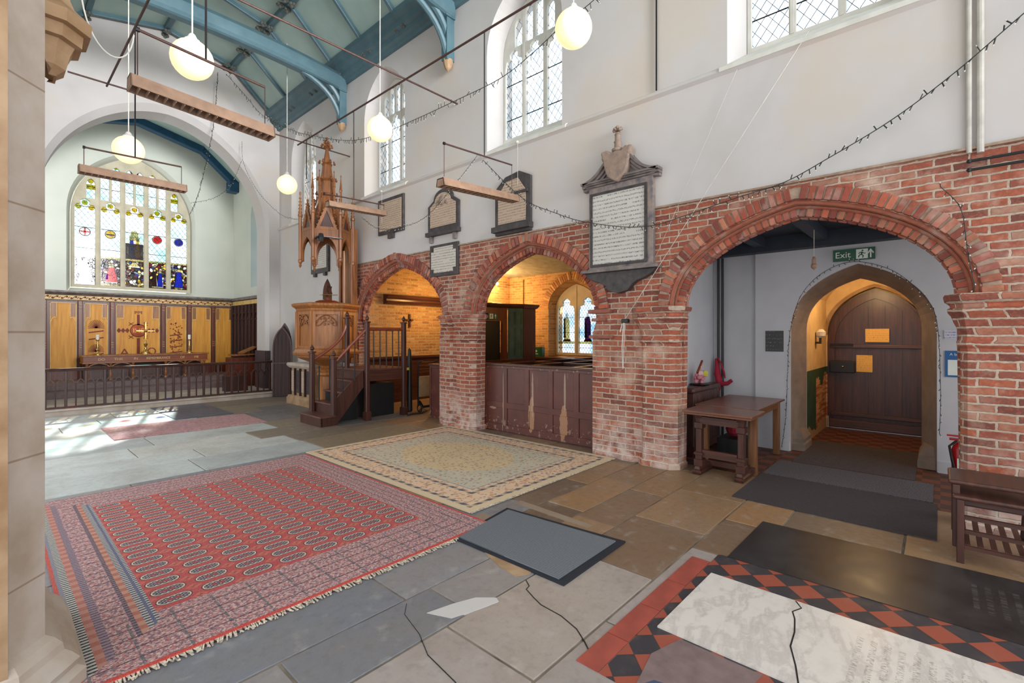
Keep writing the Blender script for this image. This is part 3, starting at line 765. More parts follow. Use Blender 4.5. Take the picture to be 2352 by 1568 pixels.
nave_windows()
def east_window():
    y = 16.6
    info = tracery('window_6', YN, 1.47, 4.11, 2.80, 4.75, 6.48, 5, y+.16, y+.27, 'buff', .07, .105, 5.15, 2)
    L = win_loop(1.47, 4.11, 2.80, 4.75, 6.48, 16); st(MB().plate([L], y+.25, y+.26, YN), 'window_glass', 'glass2')
    def g(name, mat, mb): return st(mb, name, mat)
    def disc(cx, cz, r, mat, rz=1, d=.0):
        g('window_glass', mat, MB().plate([[(cx+r*math.cos(t*PI/10), cz+r*rz*math.sin(t*PI/10)) for t in range(20)]], y+.236-d, y+.240-d, YN))
    def rect(x0, z0, x1, z1, mat, d=0, taper=0):
        g('window_glass', mat, MB().plate([[(x0, z0), (x1, z0), (x1-taper, z1), (x0+taper, z1)]], y+.236-d, y+.240-d, YN))
    lights = [i for i in info if i[1] > .3]; small = [i for i in info if i[1] <= .3]
    for i, (c, w, z0, z1) in enumerate(lights):
        for dx, dz in ((0, -.10), (-.13, -.22), (.13, -.22)): disc(c+dx, z1+dz, .065, 'g_yellow')
        rect(c-w/2, 3.60, c+w/2, 3.66, 'g_cream'); rect(c-w/2, z0, c+w/2, z0+.07, 'g_cream')
        if i != 2:
            g('window_lead', 'iron', (lambda mb: strip(mb, [(c+.11*math.cos(k*PI/10), 4.28+.11*math.sin(k*PI/10)) for k in range(21)], -.008, .008, y+.23, y+.24, YN))(MB())); disc(c, 4.28, .10, ('g_white', 'g_yellow', 'g_white', 'g_red', 'g_blue')[i], d=.006)
    c = lights[0][0]; rect(c-.02, 4.18, c+.02, 4.38, 'g_red', .012); rect(c-.1, 4.26, c+.1, 4.30, 'g_red', .012)
    c = lights[3][0]; g('window_glass', 'g_white', MB().beam((c-.07, y+.225, 4.21), (c+.07, y+.225, 4.35), .004, .022).beam((c+.07, y+.225, 4.21), (c-.07, y+.225, 4.35), .004, .022))
    c = lights[1][0]; rect(c-.09, 4.25, c+.09, 4.29, 'g_brown', .012)
    c = lights[4][0]; rect(c-.05, 4.22, c+.06, 4.34, 'g_white', .012)
    # figures
    def fig(c, z, h, robe, head='g_cream', w=.12):
        rect(c-w, z, c+w, z+h*.8, robe, .006, w*.45); disc(c, z+h*.88, h*.1, head, d=.012)
    fig(lights[0][0], 2.95, .6, 'g_blue', w=.13); rect(lights[0][0]-.15, 3.25, lights[0][0]-.06, 3.6, 'g_green', .004)
    fig(lights[1][0]+.03, 2.98, .5, 'g_red', w=.14); rect(lights[1][0]-.12, 3.05, lights[1][0]-.05, 3.2, 'g_blue', .006)
    disc(lights[2][0], 3.5, .11, 'g_cream', .5); fig(lights[3][0]-.06, 2.93, .55, 'g_brown', w=.06); fig(lights[3][0]+.07, 2.93, .5, 'g_blue', w=.07)
    fig(lights[4][0], 2.93, .6, 'g_blue', w=.12)
    c = lights[2][0]; rect(c-.2, 3.66, c+.2, 4.1, 'g_brown', 0); fig(c-.06, 3.7, .62, 'g_blue', 'g_white', .07); fig(c+.07, 3.72, .6, 'g_yellow', 'g_white', .06); rect(c-.12, 4.18, c+.12, 4.45, 'g_cream', .002, .06)
    rect(c-.17, 3.78, c-.13, 4.0, 'g_white', .01); rect(c+.14, 3.78, c+.18, 4.0, 'g_white', .01)
    for (c, w, z0, z1) in small:
        disc(c, z1-.06, w*.3, 'g_yellow')
        if abs(c-2.79) > .9 and abs(c-2.79) < 1.12: rect(c-w/2, z0+.25, c+w/2, z0+.38, 'g_yellow')
        if abs(c-2.79) >= 1.12: rect(c-w/2, z0, c+w/2, z0+.35, 'g_orange')
    disc(2.79, 6.12, .1, 'g_purple')
east_window()

def roofs():
    prof = [(5.36, 7.1), (4.1, 8.28), (2.75, 8.58), (1.4, 8.28), (.14, 7.1)]
    def slab(name, P, y0, y1, t, mat, k='ceiling'):
        mb = MB()
        poly = P+[(p[0], p[1]+t) for p in reversed(P)]
        mb.plate([poly], y0, y1, YN); st(mb, name, mat)
    slab('ceiling', prof, -3.0, 13.24, .12, 'roof')
    ribs = MB(); boss = MB()
    ys = [13.12, 12.03, 10.85, 9.75, 8.54, 7.39, 6.17, 4.97]
    for i, y in enumerate(ys):
        for a, b in zip(prof[:-1], prof[1:]): ribs.beam((a[0], y, a[1]-.04), (b[0], y, b[1]-.04), .07, .1)
    for x, z in (prof[1], prof[3]): ribs.beam((x, 4.4, z-.05), (x, 13.2, z-.05), .1, .12)
    ribs.beam((2.75, 4.4, 8.52), (2.75, 13.2, 8.52), .1, .12)
    for x, z in ((4.72, 7.70), (.78, 7.70)): pass
    st(ribs, 'roof_ribs', 'beam', bevel=.012)
    def rose(x, y, z):
        for dy in (-.11, .11):
            for k in range(5):
                t = 2*PI*k/5; boss.ball((x+.045*math.cos(t), y+dy+.045*math.sin(t), z), .038, 6)
            boss.ball((x, y+dy, z-.03), .04, 6)
    for i, y in enumerate(ys):
        rose(4.1, y, 8.15); rose(5.12, y, 7.22); rose(2.75, y, 8.42); rose(1.4, y, 8.15)
        rose(4.1-.14, y+.0, 8.18)
    st(boss, 'roof_bosses', 'boss')
    # wall cornice
    c = [(5.36, 7.02), (5.24, 7.02), (5.22, 7.08), (5.15, 7.10), (5.13, 7.18), (5.06, 7.20), (5.03, 7.30), (4.94, 7.34), (4.92, 7.42), (5.0, 7.46), (5.3, 7.3)]
    for s in (0, 1):
        P = [((5.5-x) if s else x, z) for x, z in c]; st(MB().plate([P], 4.4, 13.24, YN), 'cornice', 'beam')
    # tie beams with curved braces and wall posts
    for y in (9.75, 6.17):
        mb = MB(); m = 'beam'
        def sec(yy): return None
        pts = bez((.25, y, 6.86), (1.6, y, 7.06), (3.9, y, 7.06), (5.25, y, 6.86), 16)
        n = len(pts)
        ring = [(-.15, -.10), (-.11, -.15), (-.07, -.17), (.07, -.17), (.11, -.15), (.15, -.10), (.16, .08), (.10, .17), (-.10, .17), (-.16, .08)]
        vs = [(p[0], y+a, p[2]+b+.16) for p in pts for a, b in ring]; k = len(ring)
        mb.add(vs, [(i*k+j, i*k+(j+1) % k, (i+1)*k+(j+1) % k, (i+1)*k+j) for i in range(n-1) for j in range(k)]+[tuple(range(k)), tuple((n-1)*k+j for j in range(k))])
        st(mb, 'tie_beam', m)
        for s in (1, -1):
            X = (lambda x: x) if s == 1 else (lambda x: 5.5-x)
            mb = MB(); mb.box(X(5.14), y-.07, 6.15, X(5.30), y+.07, 7.1); mb.box(X(5.10), y-.10, 6.85, X(5.3), y+.10, 7.02)
            br = bez((X(5.2), y, 6.22), (X(5.1), y, 6.6), (X(4.9), y, 6.85), (X(4.35), y, 6.98), 8); mb.tube(br, [.05]*9, 8)
            br = bez((X(5.26), y, 6.32), (X(5.2), y, 6.75), (X(5.0), y, 6.98), (X(4.6), y, 7.05), 8); mb.tube(br, .06, 8)
            st(mb, 'roof_brace', 'beam', smooth=True)
            st(MB().lathe([(.001, 5.98), (.05, 6.03), (.075, 6.10), (.09, 6.17), (.001, 6.18)], (X(5.22), y, 0), 8), 'roof_corbel', 'tan')
    # gable infill above arch wall is in wall; chancel roof
    P2 = [(5.3, 6.2), (4.3, 7.1), (2.75, 7.47), (1.2, 7.1), (.1, 6.2)]
    slab('ceiling_chancel', P2, 13.9, 16.7, .1, 'roof')
    mb = MB()
    for a, b in zip(P2[:-1], P2[1:]):
        mb.beam((a[0], 16.25, a[1]-.1), (b[0], 16.25, b[1]-.1), .24, .2)
    mb.box(4.98, 16.1, 5.94, 5.26, 16.45, 6.26).box(.06, 16.1, 5.94, .3, 16.45, 6.26)
    st(mb, 'chancel_roof_rib', 'blue', bevel=.02)
roofs()

def aisle():
    XN_, YE = 10.2, 9.3
    st(MB().box(XW+.3, YE, 0, XN_+.3, YE+.3, 4.2), 'wall_aisle_east', 'brick2')
    hole = win_loop(6.44, 7.78, 1.0, 2.2, 2.88)
    mb = MB(); o = [(1.6, 0), (YE+.3, 0), (YE+.3, 3.6), (1.6, 3.6)]; mb.plate([o, win_loop(6.34, 7.88, .9, 2.25, 3.0)], XN_, XN_+.25, XN, [o, hole]); mb.plate([o, hole], XN_+.25, XN_+.5, XN); st(mb, 'wall_aisle_north', 'brick2')
    info = tracery('window_7', XN, 6.44, 7.78, 1.0, 2.2, 2.88, 2, XN_+.2, XN_+.28, 'buff', .06, .11, 2.58, 1)
    st(MB().plate([hole], XN_+.25, XN_+.255, XN), 'window_glass', 'glass3')
    for i, (c, w, z0, z1) in enumerate(info[:6]):
        if w < .3 or z1-z0 < 1: continue
        def gp(mat, pts, d): st(MB().plate([pts], XN_+.24-d, XN_+.243-d, XN), 'window_glass', mat)
        rob = ('g_purple', 'g_purple', 'g_cream')[i % 3] if c < 7.2 else 'g_cream'
        gp('g_brown', [(c-.13, z0+.3), (c+.13, z0+.3), (c+.1, z0+.36), (c-.1, z0+.36)], 0)
        gp(rob, [(c-.09, z0+.36), (c+.09, z0+.36), (c+.08, z0+.8), (c+.04, z0+.95), (c-.05, z0+.95), (c-.09, z0+.8)], .004)
        gp('g_brown' if c > 7.2 else 'g_purple', [(c+.03, z0+.4), (c+.10, z0+.4), (c+.10, z0+.9), (c+.05, z0+.93)], .008)
        gp('g_white', [(c+.045*math.cos(t*PI/6), z0+1.0+.055*math.sin(t*PI/6)) for t in range(12)], .008)
        gp('g_cream', [(c-w/2, z0+.24), (c+w/2, z0+.24), (c+w/2, z0+.3), (c-w/2, z0+.3)], .004)
    mb = MB(); L = arch(6.34, 7.88, 2.25, 3.0, 12); voussoirs(mb, L, .0, .2, XN_-.015, XN_+.02, XN, pal=[(190, 140, 92), (172, 120, 76), (206, 160, 110)]); st(mb, 'trim_window_arch', 'vous')
    # lean-to ceiling, rises to the arcade
    st(MB().add([(XW+.3, -1.6, 4.1), (XN_+.2, -1.6, 3.15), (XN_+.2, 9.4, 3.15), (XW+.3, 9.4, 4.1), (XW+.3, -1.6, 4.2), (XN_+.2, -1.6, 3.25), (XN_+.2, 9.4, 3.25), (XW+.3, 9.4, 4.2)],
                [(0, 1, 2, 3), (4, 5, 6, 7), (0, 1, 5, 4), (1, 2, 6, 5), (2, 3, 7, 6), (3, 0, 4, 7)]), 'ceiling_aisle', plain('grey_plaster', (150, 148, 136), .85))
    st(MB().box(6.4, YE-.05, 2.5, XN_, YE, 2.9).box(6.4, YE-.09, 2.74, XN_, YE-.04, 2.84).box(6.4, YE-.08, 2.56, XN_, YE-.04, 2.62), 'trim_4', 'darkx') if False else None
    st(MB().box(XW+.3, YE-.04, 0, XN_, YE, 1.02).box(XN_-.04, 5.2, 0, XN_, YE, .95).box(XW+.3, YE-.08, 1.0, XN_, YE, 1.05), 'trim_5', 'darkx')
    # partition between chapel and lobby, recessed lobby wall, doorway panel
    st(MB().box(XW+.3, 2.50, 0, XN_, 2.62, 4.0), 'wall_lobby_east', 'board')
    D = arch(0.03, 1.48, 1.62, 2.42, 14, .6, .45, .88); hole = [(0.03, 0)]+D+[(1.48, 0)]
    o = [(-1.6, 0)]+hole+[(1.91, 0), (1.91, 3.2), (-1.6, 3.2)]
    mb = MB(); mb.plate([o], 7.16, 7.21, XN); st(mb, 'wall_lobby_panel', 'board')
    Di = arch(0.17, 1.38, 1.62, 2.28, 14, .6, .45, .88); hb = [(0.17, 0)]+Di+[(1.38, 0)]
    o1 = [(-1.6, 0)]+hole+[(2.62, 0), (2.62, 3.2), (-1.6, 3.2)]; o2 = [(-1.6, 0)]+hb+[(2.62, 0), (2.62, 3.2), (-1.6, 3.2)]
    st(MB().plate([o1], 7.25, 7.65, XN, [o2]), 'wall_lobby_north', 'board')
    # stone reveal of the doorway
    mb = MB(); n = len(hole)
    vs = [XN(a, b, 7.19) for a, b in hole]+[XN(a, b, 7.63) for a, b in hb]
    mb.add(vs, [(i, i+1, n+i+1, n+i) for i in range(n-1)])
    i2 = [(a+(b0-a)*.12, z) for (a, z), (b0, _) in zip(hole, hb)]
    st(mb, 'trim_doorway_reveal', 'tan' if False else 'stone_reveal')
    for y in (1.43, .10):
        st(MB().stack([(7.28, y-.05), (7.28, y+.05), (7.66, y+.05), (7.66, y-.05)], [(0, .05), (.09, .05), (.11, .035), (.16, .04), (.2, .02), (.26, .0)]), 'trim_doorway_stop', 'stone_reveal')
    st(MB().box(7.135, 1.49, 0, 7.16, 1.91, .13).box(7.135, -1.6, 0, 7.16, .02, .13), 'baseboard_lobby', 'board')
    # porch passage
    st(MB().box(7.65, 1.42, 0, 9.9, 1.62, 3.2), 'wall_porch_left', 'porchwall')
    st(MB().box(7.65, -.2, 0, 9.9, .13, 3.2), 'wall_porch_right', 'porchwall')
    # vaulted passage ceiling
    V = arch(.0, 1.5, 1.75, 2.62, 12); o = [(.0, 3.2), (0, 1.75)]+V[1:-1]+[(1.5, 1.75), (1.5, 3.2)]
    st(MB().plate([o], 7.65, 9.9, XN), 'ceiling_porch', 'porchwall')
    DA = arch(.15, 1.40, 1.55, 2.30, 12); o = [(0.0, 0), (.15, 0)]+DA+[(1.40, 0), (1.5, 0), (1.5, 2.9), (0, 2.9)]
    mb = MB(); mb.plate([o], 9.42, 9.6, XN); st(mb, 'trim_door_arch', 'porchwall')
    mb = MB(); strip(mb, DA, 0, .05, 9.39, 9.43, XN); st(mb, 'trim_door_hood', 'tan')
    st(MB().box(9.62, -.1, .5, 9.9, 1.6, 3.2), 'porch_sky_block', 'porchwall')  # added behind the door to block sky light leaking over it
    st(MB().box(7.2, .0, -.05, 9.9, 1.5, .006), 'floor_porch', 'porch')
    st(MB().box(5.62, -1.6, -.05, 7.2, 2.5, .003), 'floor_lobby', 'porch')
    # dark beamed lobby ceiling
    mb = MB(); mb.box(XW+.3, -1.6, 2.84, 7.3, 2.5, 2.92)
    for y in (-1.0, -.3, .4, 1.1, 1.8, 2.4): mb.box(XW+.3, y-.06, 2.72, 7.26, y+.06, 2.86)
    mb.box(6.98, -1.6, 2.66, 7.16, 2.5, 2.85); st(mb, 'ceiling_lobby', 'lobbybeam')
    st(MB().box(XW+.1, -1.6, 2.92, XW+.62, 9.3, 4.3), 'wall_aisle_spandrel', 'plaster2') if False else None
M['stone_reveal'] = plain('brown_stone_reveal', (136, 118, 104), .75, scale=5, var=.12)
M['lobbybeam'] = plain('dark_blue_beams', (42, 48, 60), .6)
aisle()

def chancel_floor():
    mb = MB(); mb.box(-1.0, 12.4, -.1, 5.25, 16.6, .12); mb.box(-1.0, 12.36, .095, 4.95, 12.42, .125)
    st(mb, 'floor_chancel', 'lime', bevel=.008)
    st(MB().box(.6, 14.5, .12, 5.2, 16.6, .26).box(.9, 15.0, .26, 5.0, 16.6, .40), 'floor_altar_steps', 'pinkstone', bevel=.006)
chancel_floor()

def south_pier():
    st(MB().box(-.5, 2.70, 0, .056, 2.75, 6.9), 'pier_south_face', 'tan')
    P = [(.06, 2.75), (.17, 2.88), (.17, 3.5), (.06, 3.62), (-.5, 3.62), (-.61, 3.5), (-.61, 2.88), (-.5, 2.75)]
    P = P[::-1]
    st(MB().stack(P, [(0, 0), (6.9, 0)]), 'pier_south', 'lime')
    st(MB().stack(P, [(0, .13), (.07, .13), (.09, .1), (.12, .11), (.15, .085), (.17, .06), (.2, .055), (.23, .03), (.25, 0.0)]), 'pier_south_base', 'lime')
    ow = [win_loop(c-.6, c+.6, 4.6, 5.9, 6.6) for c in (.92, 4.56, 8.2, 11.8)]
    st(MB().plate([[(-3.0, 3.2), (13.2, 3.2), (13.2, 7.6), (-3.0, 7.6)]]+ow, .03, -.4, XN), 'wall_south_unseen', 'plaster')  # unseen wall with window openings, added to dim the north wall
    Q = [(.15, 2.98), (.22, 2.98), (.28, 3.04), (.28, 3.16), (.22, 3.22), (.15, 3.22)]
    st(MB().stack(Q, [(2.75, -.07), (2.79, -.03), (2.86, -.015), (2.90, .0), (2.905, .025), (2.96, .03), (2.965, .055), (3.02, .06), (3.05, .03), (3.08, .0), (3.12, -.015), (4.9, -.015)]), 'trim_south_corbel', 'tan')
south_pier()
# ================================================================== rugs and mats, ledger slabs
def rugs():
    t = thing('red_rug', 'large red patterned rug with rows of oval medallions and cream fringe', 'rug', (1.51, 4.385, 0))
    MB().box(.27, 2.72, .006, 2.75, 6.05, .018).build('pile', 'rug', t)
    mb = MB()
    for k in range(260):
        x = .28+2.46*k/259; l = random.uniform(.03, .055); mb.beam((x, 2.725, .012), (x+random.uniform(-.02, .02), 2.725-l, .009), .007, .004)
    for k in range(150):
        x = .28+2.46*k/149; mb.beam((x, 6.045, .012), (x+random.uniform(-.01, .01), 6.045+.03, .009), .01, .004)
    f = mb.build('fringe', 'fringe', t); f['kind'] = 'stuff'
    t = thing('cream_rug', 'worn cream and peach floral rug lying in front of the box pew', 'rug', (4.02, 4.59, 0))
    MB().box(2.80, 3.02, .004, 5.24, 6.16, .014).build('pile', 'rug2', t)
    mb = MB()
    for k in range(200):
        x = 2.81+2.42*k/199; mb.beam((x, 3.025, .01), (x, 3.0, .008), .008, .004)
    f = mb.build('fringe', 'fringe', t); f['kind'] = 'stuff'
    t = thing('pink_carpet_runner', 'faded pink carpet strip lying before the altar step', 'rug', (2.3, 9.6, 0))
    MB().plate([[(1.25, 8.95), (3.32, 8.83), (3.35, 10.05), (1.26, 10.24)]], .003, .014, lambda a, b, d: (a, b, d)).build('pile', 'pinkrug', t)
    MB().box(2.3, 10.28, .002, 3.25, 12.3, .012).build('slate_slab', 'darkslab', label='dark slate slab set in the floor below the altar step', cat='floor slab')
    t = thing('ribbed_doormat', 'grey ribbed doormat with black rubber edge beside the red rug', 'doormat', (2.78, 2.26, 0))
    MB().plate([[(2.38, 1.72), (3.19, 1.74), (3.10, 2.86), (2.37, 2.74)]], .001, .012, lambda a, b, d: (a, b, d)).build('rubber_edge', 'matedge', t)
    MB().plate([[(2.41, 1.78), (3.13, 1.79), (3.06, 2.81), (2.40, 2.71)]], .011, .020, lambda a, b, d: (a, b, d)).build('ribbed_surface', 'mat1', t)
    MB().box(4.77, .02, .001, 5.78, 1.48, .012).build('doormat', 'mat2', label='dark brown doormat on the flagstones, nearest of the three in the brick archway', cat='doormat', group='mats in the doorway arch')
    MB().box(5.80, .05, .004, 6.52, 1.47, .014).build('doormat', 'mat3', label='speckled grey doormat, middle one of the three in the brick archway', cat='doormat', group='mats in the doorway arch')
    MB().box(6.55, .2, .004, 8.1, 1.34, .013).build('doormat', 'mat4', label='plain grey doormat running through the pointed stone doorway', cat='doormat', group='mats in the doorway arch')
    # inlaid slabs
    mb = MB(); mb.box(1.88, -1.2, -.02, 3.46, 1.16, .0035); mb.build('checkered_tile_panel', 'tile', label='red and black clay tile panel bordering the white marble slab', cat='floor tiles')
    for a, b in ((1.88, 2.16), (2.165, 2.52), (2.525, 2.88), (2.885, 3.30)):
        MB().box(a, 1.165, -.01, b, 1.285, .005).build('border_tile', 'redtile', label='long red clay tile in the strip at the head of the white marble slab', cat='floor tile', group='red border tiles')
    t = thing('marble_slab', 'cracked white marble memorial slab set among the checkered tiles', 'memorial slab', (2.75, 0, 0))
    MB().plate([[(2.38, -1.2), (3.125, -1.2), (3.14, 1.10), (2.375, 1.11)]], -.01, .012, lambda a, b, d: (a, b, d)).build('inscribed_slab', 'marble', t)
    ln = [(3.13, .62), (3.07, .58), (3.0, .61), (2.93, .585), (2.8, .56), (2.66, .55), (2.52, .50), (2.38, .46)]; mb = MB(); a = offs(ln, .0035); b = offs(ln, -.0035); mb.plate([a+b[::-1]], .0125, .0135, lambda a, b, d: (a, b, d)); mb.build('crack', 'black', t)
    MB().plate([[(3.46, -1.2), (4.34, -1.2), (4.30, 1.09), (3.45, 1.10)]], -.01, .008, lambda a, b, d: (a, b, d)).build('black_ledger_slab', 'ledger', label='polished black memorial slab set in the floor beyond the marble one', cat='memorial slab')
    MB().plate([[(1.98, .66), (2.36, .60), (2.36, .98), (2.16, 1.04), (1.93, 1.0)]], -.01, .006, lambda a, b, d: (a, b, d)).build('mauve_stone', 'pinkstone', label='mauve stone patch in the tiling left of the marble slab', cat='floor slab')
    MB().plate([[(1.70, .5), (2.1, .55), (2.0, .95), (1.90, 1.0), (1.62, .98)]], -.01, .007, lambda a, b, d: (a, b, d)).build('blue_stone', 'bluestone', label='blue-grey stone at the bottom edge of the tiled panel', cat='floor slab')
rugs()

# ================================================================== box pews in the aisle
def panelled(mb, y0, y1, z0, z1, x, fn, n, rails=(.42,), st_=.09, t=.035):
    """frame-and-panel wall in plane; fn(a,b,d)"""
    def bx(a0, b0, a1, b1, d0, d1):
        mb.plate([[(a0, b0), (a1, b0), (a1, b1), (a0, b1)]], d0, d1, fn)
    bx(y0, z0, y1, z1, x, x+t)
    w = (y1-y0)/n
    zs = [z0]+[z0+(z1-z0)*r for r in rails]+[z1]
    for i in range(n+1):
        c = y0+w*i; bx(max(y0, c-st_/2), z0, min(y1, c+st_/2), z1, x-.014, x)
    for z in zs: bx(y0, max(z0, z-st_/2), y1, min(z1, z+st_/2), x-.0145, x)
def pews():
    t = thing('box_pew', 'long brown painted box pew with scuffed panelled front under the middle brick arch', 'pew', (6.5, 4.5, 0))
    mb = MB(); panelled(mb, 3.34, 5.62, .0, 1.05, 5.56, XN, 5, (.40,)); mb.build('front_panel', 'pew', t, bevel=.004)
    MB().box(5.52, 3.32, 1.05, 5.62, 5.64, 1.085).build('front_rail', 'darky', t, bevel=.008)
    MB().box(5.535, 3.34, 0, 5.565, 5.62, .11).build('plinth', 'pew', t)
    for y in (4.1, 4.9, 5.55):
        MB().box(5.60, y-.015, 0, 9.0, y+.015, 1.03).build('partition', 'darkx', t)
        MB().box(5.60, y-.035, 1.03, 9.0, y+.035, 1.06).build('partition_rail', 'darkx', t)
    for x in (6.75, 7.9, 9.0):
        MB().box(x-.015, 3.0, 0, x+.015, 5.6, 1.03).build('partition', 'darkx', t)
        MB().box(x-.035, 3.0, 1.03, x+.035, 5.6, 1.06).build('partition_rail', 'darkx', t)
    MB().box(6.3, 2.95, .4, 6.7, 5.5, .44).box(7.45, 2.95, .4, 7.85, 5.5, .44).build('seat', 'darkx', t)
    MB().box(5.50, 3.30, -.02, 5.60, 5.66, .012).build('timber_sill', 'darky', t)
    t = thing('box_pew', 'brown box pew behind the narrow brick pier, its end turned to the pulpit', 'pew', (6.6, 6.8, 0))
    mb = MB(); panelled(mb, 6.44, 7.14, .0, .97, 5.60, XN, 2, (.5,)); mb.build('end_panel', 'pew', t, bevel=.004)
    MB().box(5.57, 6.42, .97, 5.66, 7.16, 1.0).box(5.62, 7.1, .97, 8.5, 7.16, 1.0).build('top_rail', 'darkx', t)
    MB().box(5.62, 7.12, 0, 8.5, 7.15, .97).build('side_panel', 'pew', t)
    MB().box(8.9, 6.0, 0, 9.6, 6.04, .95).box(7.6, 5.98, .0, 8.6, 6.02, .92).build('bench_back', 'darkx', label='dark timber bench back beneath the aisle window', cat='bench')
pews()
def first_aid():
    pass
def aisle_things():
    # timber draught lobby
    t = thing('timber_screen', 'tall dark timber draught screen with glossy green doors in the aisle', 'timber screen', (7.8, 7.9, 0))
    P = [(7.1, 7.5), (8.14, 7.5), (8.45, 7.27), (8.9, 7.25), (8.9, 8.0), (7.1, 8.0)]
    MB().stack(P[::-1] if False else P, [(2.16, .0), (2.18, .03), (2.22, .05), (2.26, .06), (2.27, .0)]).build('cornice', 'darkx', t)
    mb = MB()
    mb.plate([[(7.1, 0), (8.14, 0), (8.14, 2.16), (7.1, 2.16)], [(7.25, .02), (7.98, .02), (7.98, 1.86), (7.25, 1.86)]], 7.5, 7.56, YN); mb.build('front_frame', 'oakx2', t)
    MB().box(7.25, 7.58, .02, 7.98, 7.60, 1.86).build('dark_opening_sheet', 'black', t)  # black sheet stands in for the darkness inside the opening
    MB().beam((8.155, 7.495, 1.08), (8.44, 7.28, 1.08), .05, 2.16).build('green_door', 'greengloss', t)
    mb = MB()
    for z0, z1 in ((.15, .9), (1.05, 1.7), (1.78, 2.08)):
        for k in (0, 1):
            a = .06+.46*k; b = a+.36; p = Vector((8.155, 7.495, 0)); q = Vector((8.44, 7.28, 0)); d = q-p; n = Vector((-.6, -.8, 0))*.03
            for u in (a, b): mb.beam(p+d*u+n+Vector((0, 0, z0)), p+d*u+n+Vector((0, 0, z1)), .018, .012)
            for z in (z0, z1): mb.beam(p+d*a+n+Vector((0, 0, z)), p+d*b+n+Vector((0, 0, z)), .012, .018)
    mb.build('door_mouldings', 'greengloss', t)
    for q in ((8.45, 7.27, 0, 8.9, 7.31, 2.16), (8.86, 7.31, 0, 8.9, 8.0, 2.16), (7.1, 7.56, 0, 7.14, 8.0, 2.16)): MB().box(*q).build('side_panel', 'dark', t)
    exit_sign((7.62, 7.47, 1.96), .30, .14, ROT_E, 'green exit sign with white running man above the black opening in the aisle', arrow_only=True)
    # first aid box
    t = thing('first_aid_box', 'dark green first aid box with white cross on the ledge left of the aisle window', 'first aid box', (9.85, 7.95, .98))
    MB().box(9.78, 7.78, .96, 9.92, 8.14, 1.22).build('case', 'green', t, bevel=.01)
    MB().box(9.772, 7.93, 1.10, 9.78, 7.99, 1.12).box(9.772, 7.95, 1.08, 9.78, 7.97, 1.14).box(9.772, 7.90, 1.03, 9.78, 8.02, 1.045).build('white_cross', 'signw', t)
    MB().box(9.6, 5.6, .92, 10.16, 8.5, .96).build('window_ledge', 'darky', label='dark timber ledge running under the aisle window', cat='ledge')
    # wall spots
    for i, (x, lab) in enumerate(((9.27, 'left lamp of the pair of lit spotlights on the yellow brick wall'), (9.50, 'right lamp of the pair of lit spotlights on the yellow brick wall'))):
        t = thing('wall_spotlight', lab, 'spotlight', (x, 9.25, 2.96), 'aisle spotlights')
        MB().tube([(x, 9.29, 2.96), (x, 9.18, 2.96)], .035, 10).build('housing', 'iron', t); MB().ball((x, 9.14, 2.96), .042, 10).build('bulb', 'bulb', t)
        ld = bpy.data.lights.new('spot_lamp', 'POINT'); lo = bpy.data.objects.new('spot_lamp', ld); COL.objects.link(lo); ld.energy = 14; ld.color = (1, .62, .26); ld.shadow_soft_size = .06; lo.parent = t; lo.location = (0, -.28, 0)
    for p, e in (((7.0, 8.3, 2.3), 38), ((9.3, 8.6, 2.3), 22), ((8.6, 5.6, 2.2), 15)):
        ld = bpy.data.lights.new('aisle_lamp', 'POINT'); lo = bpy.data.objects.new('aisle_lamp', ld); COL.objects.link(lo); ld.energy = e; ld.color = (1, .58, .19); ld.shadow_soft_size = .12; lo.location = p
    MB().box(9.13, 9.22, 1.28, 9.17, 9.30, 1.62).box(9.03, 9.22, 1.48, 9.27, 9.30, 1.52).build('c', 'dark') if False else None
    t = MB().box(6.66, 9.26, 1.72, 6.70, 9.30, 2.03).box(6.59, 9.26, 1.87, 6.77, 9.30, 1.91).build('wall_cross', 'dark', label='small dark wooden cross on the yellow brick wall', cat='cross')
    mb = MB(); mb.plate([[(YY, z) for YY, z in ((9.3, 2.24), (9.15, 2.24), (9.12, 2.28), (9.17, 2.31), (9.17, 2.35), (9.12, 2.38), (9.08, 2.44), (9.3, 2.46))]], 5.98, 7.7, lambda a, b, d: (d, a, b))
    mb.build('wall_beam', 'darkx', label='moulded oak beam fixed across the yellow brick wall', cat='beam')
    MB().tube([(10.17, 8.75, 1.5), (10.17, 8.75, 3.1)], .012, 6).build('conduit', 'dark', label='thin dark conduit running up the corner of the aisle', cat='pipe')
M['oakx2'] = wood('red_brown_timber', (128, 66, 36), (84, 40, 22), .35, axis='z')
M['greengloss'] = plain('green_glossy_paint', (74, 92, 78), .2, scale=5)
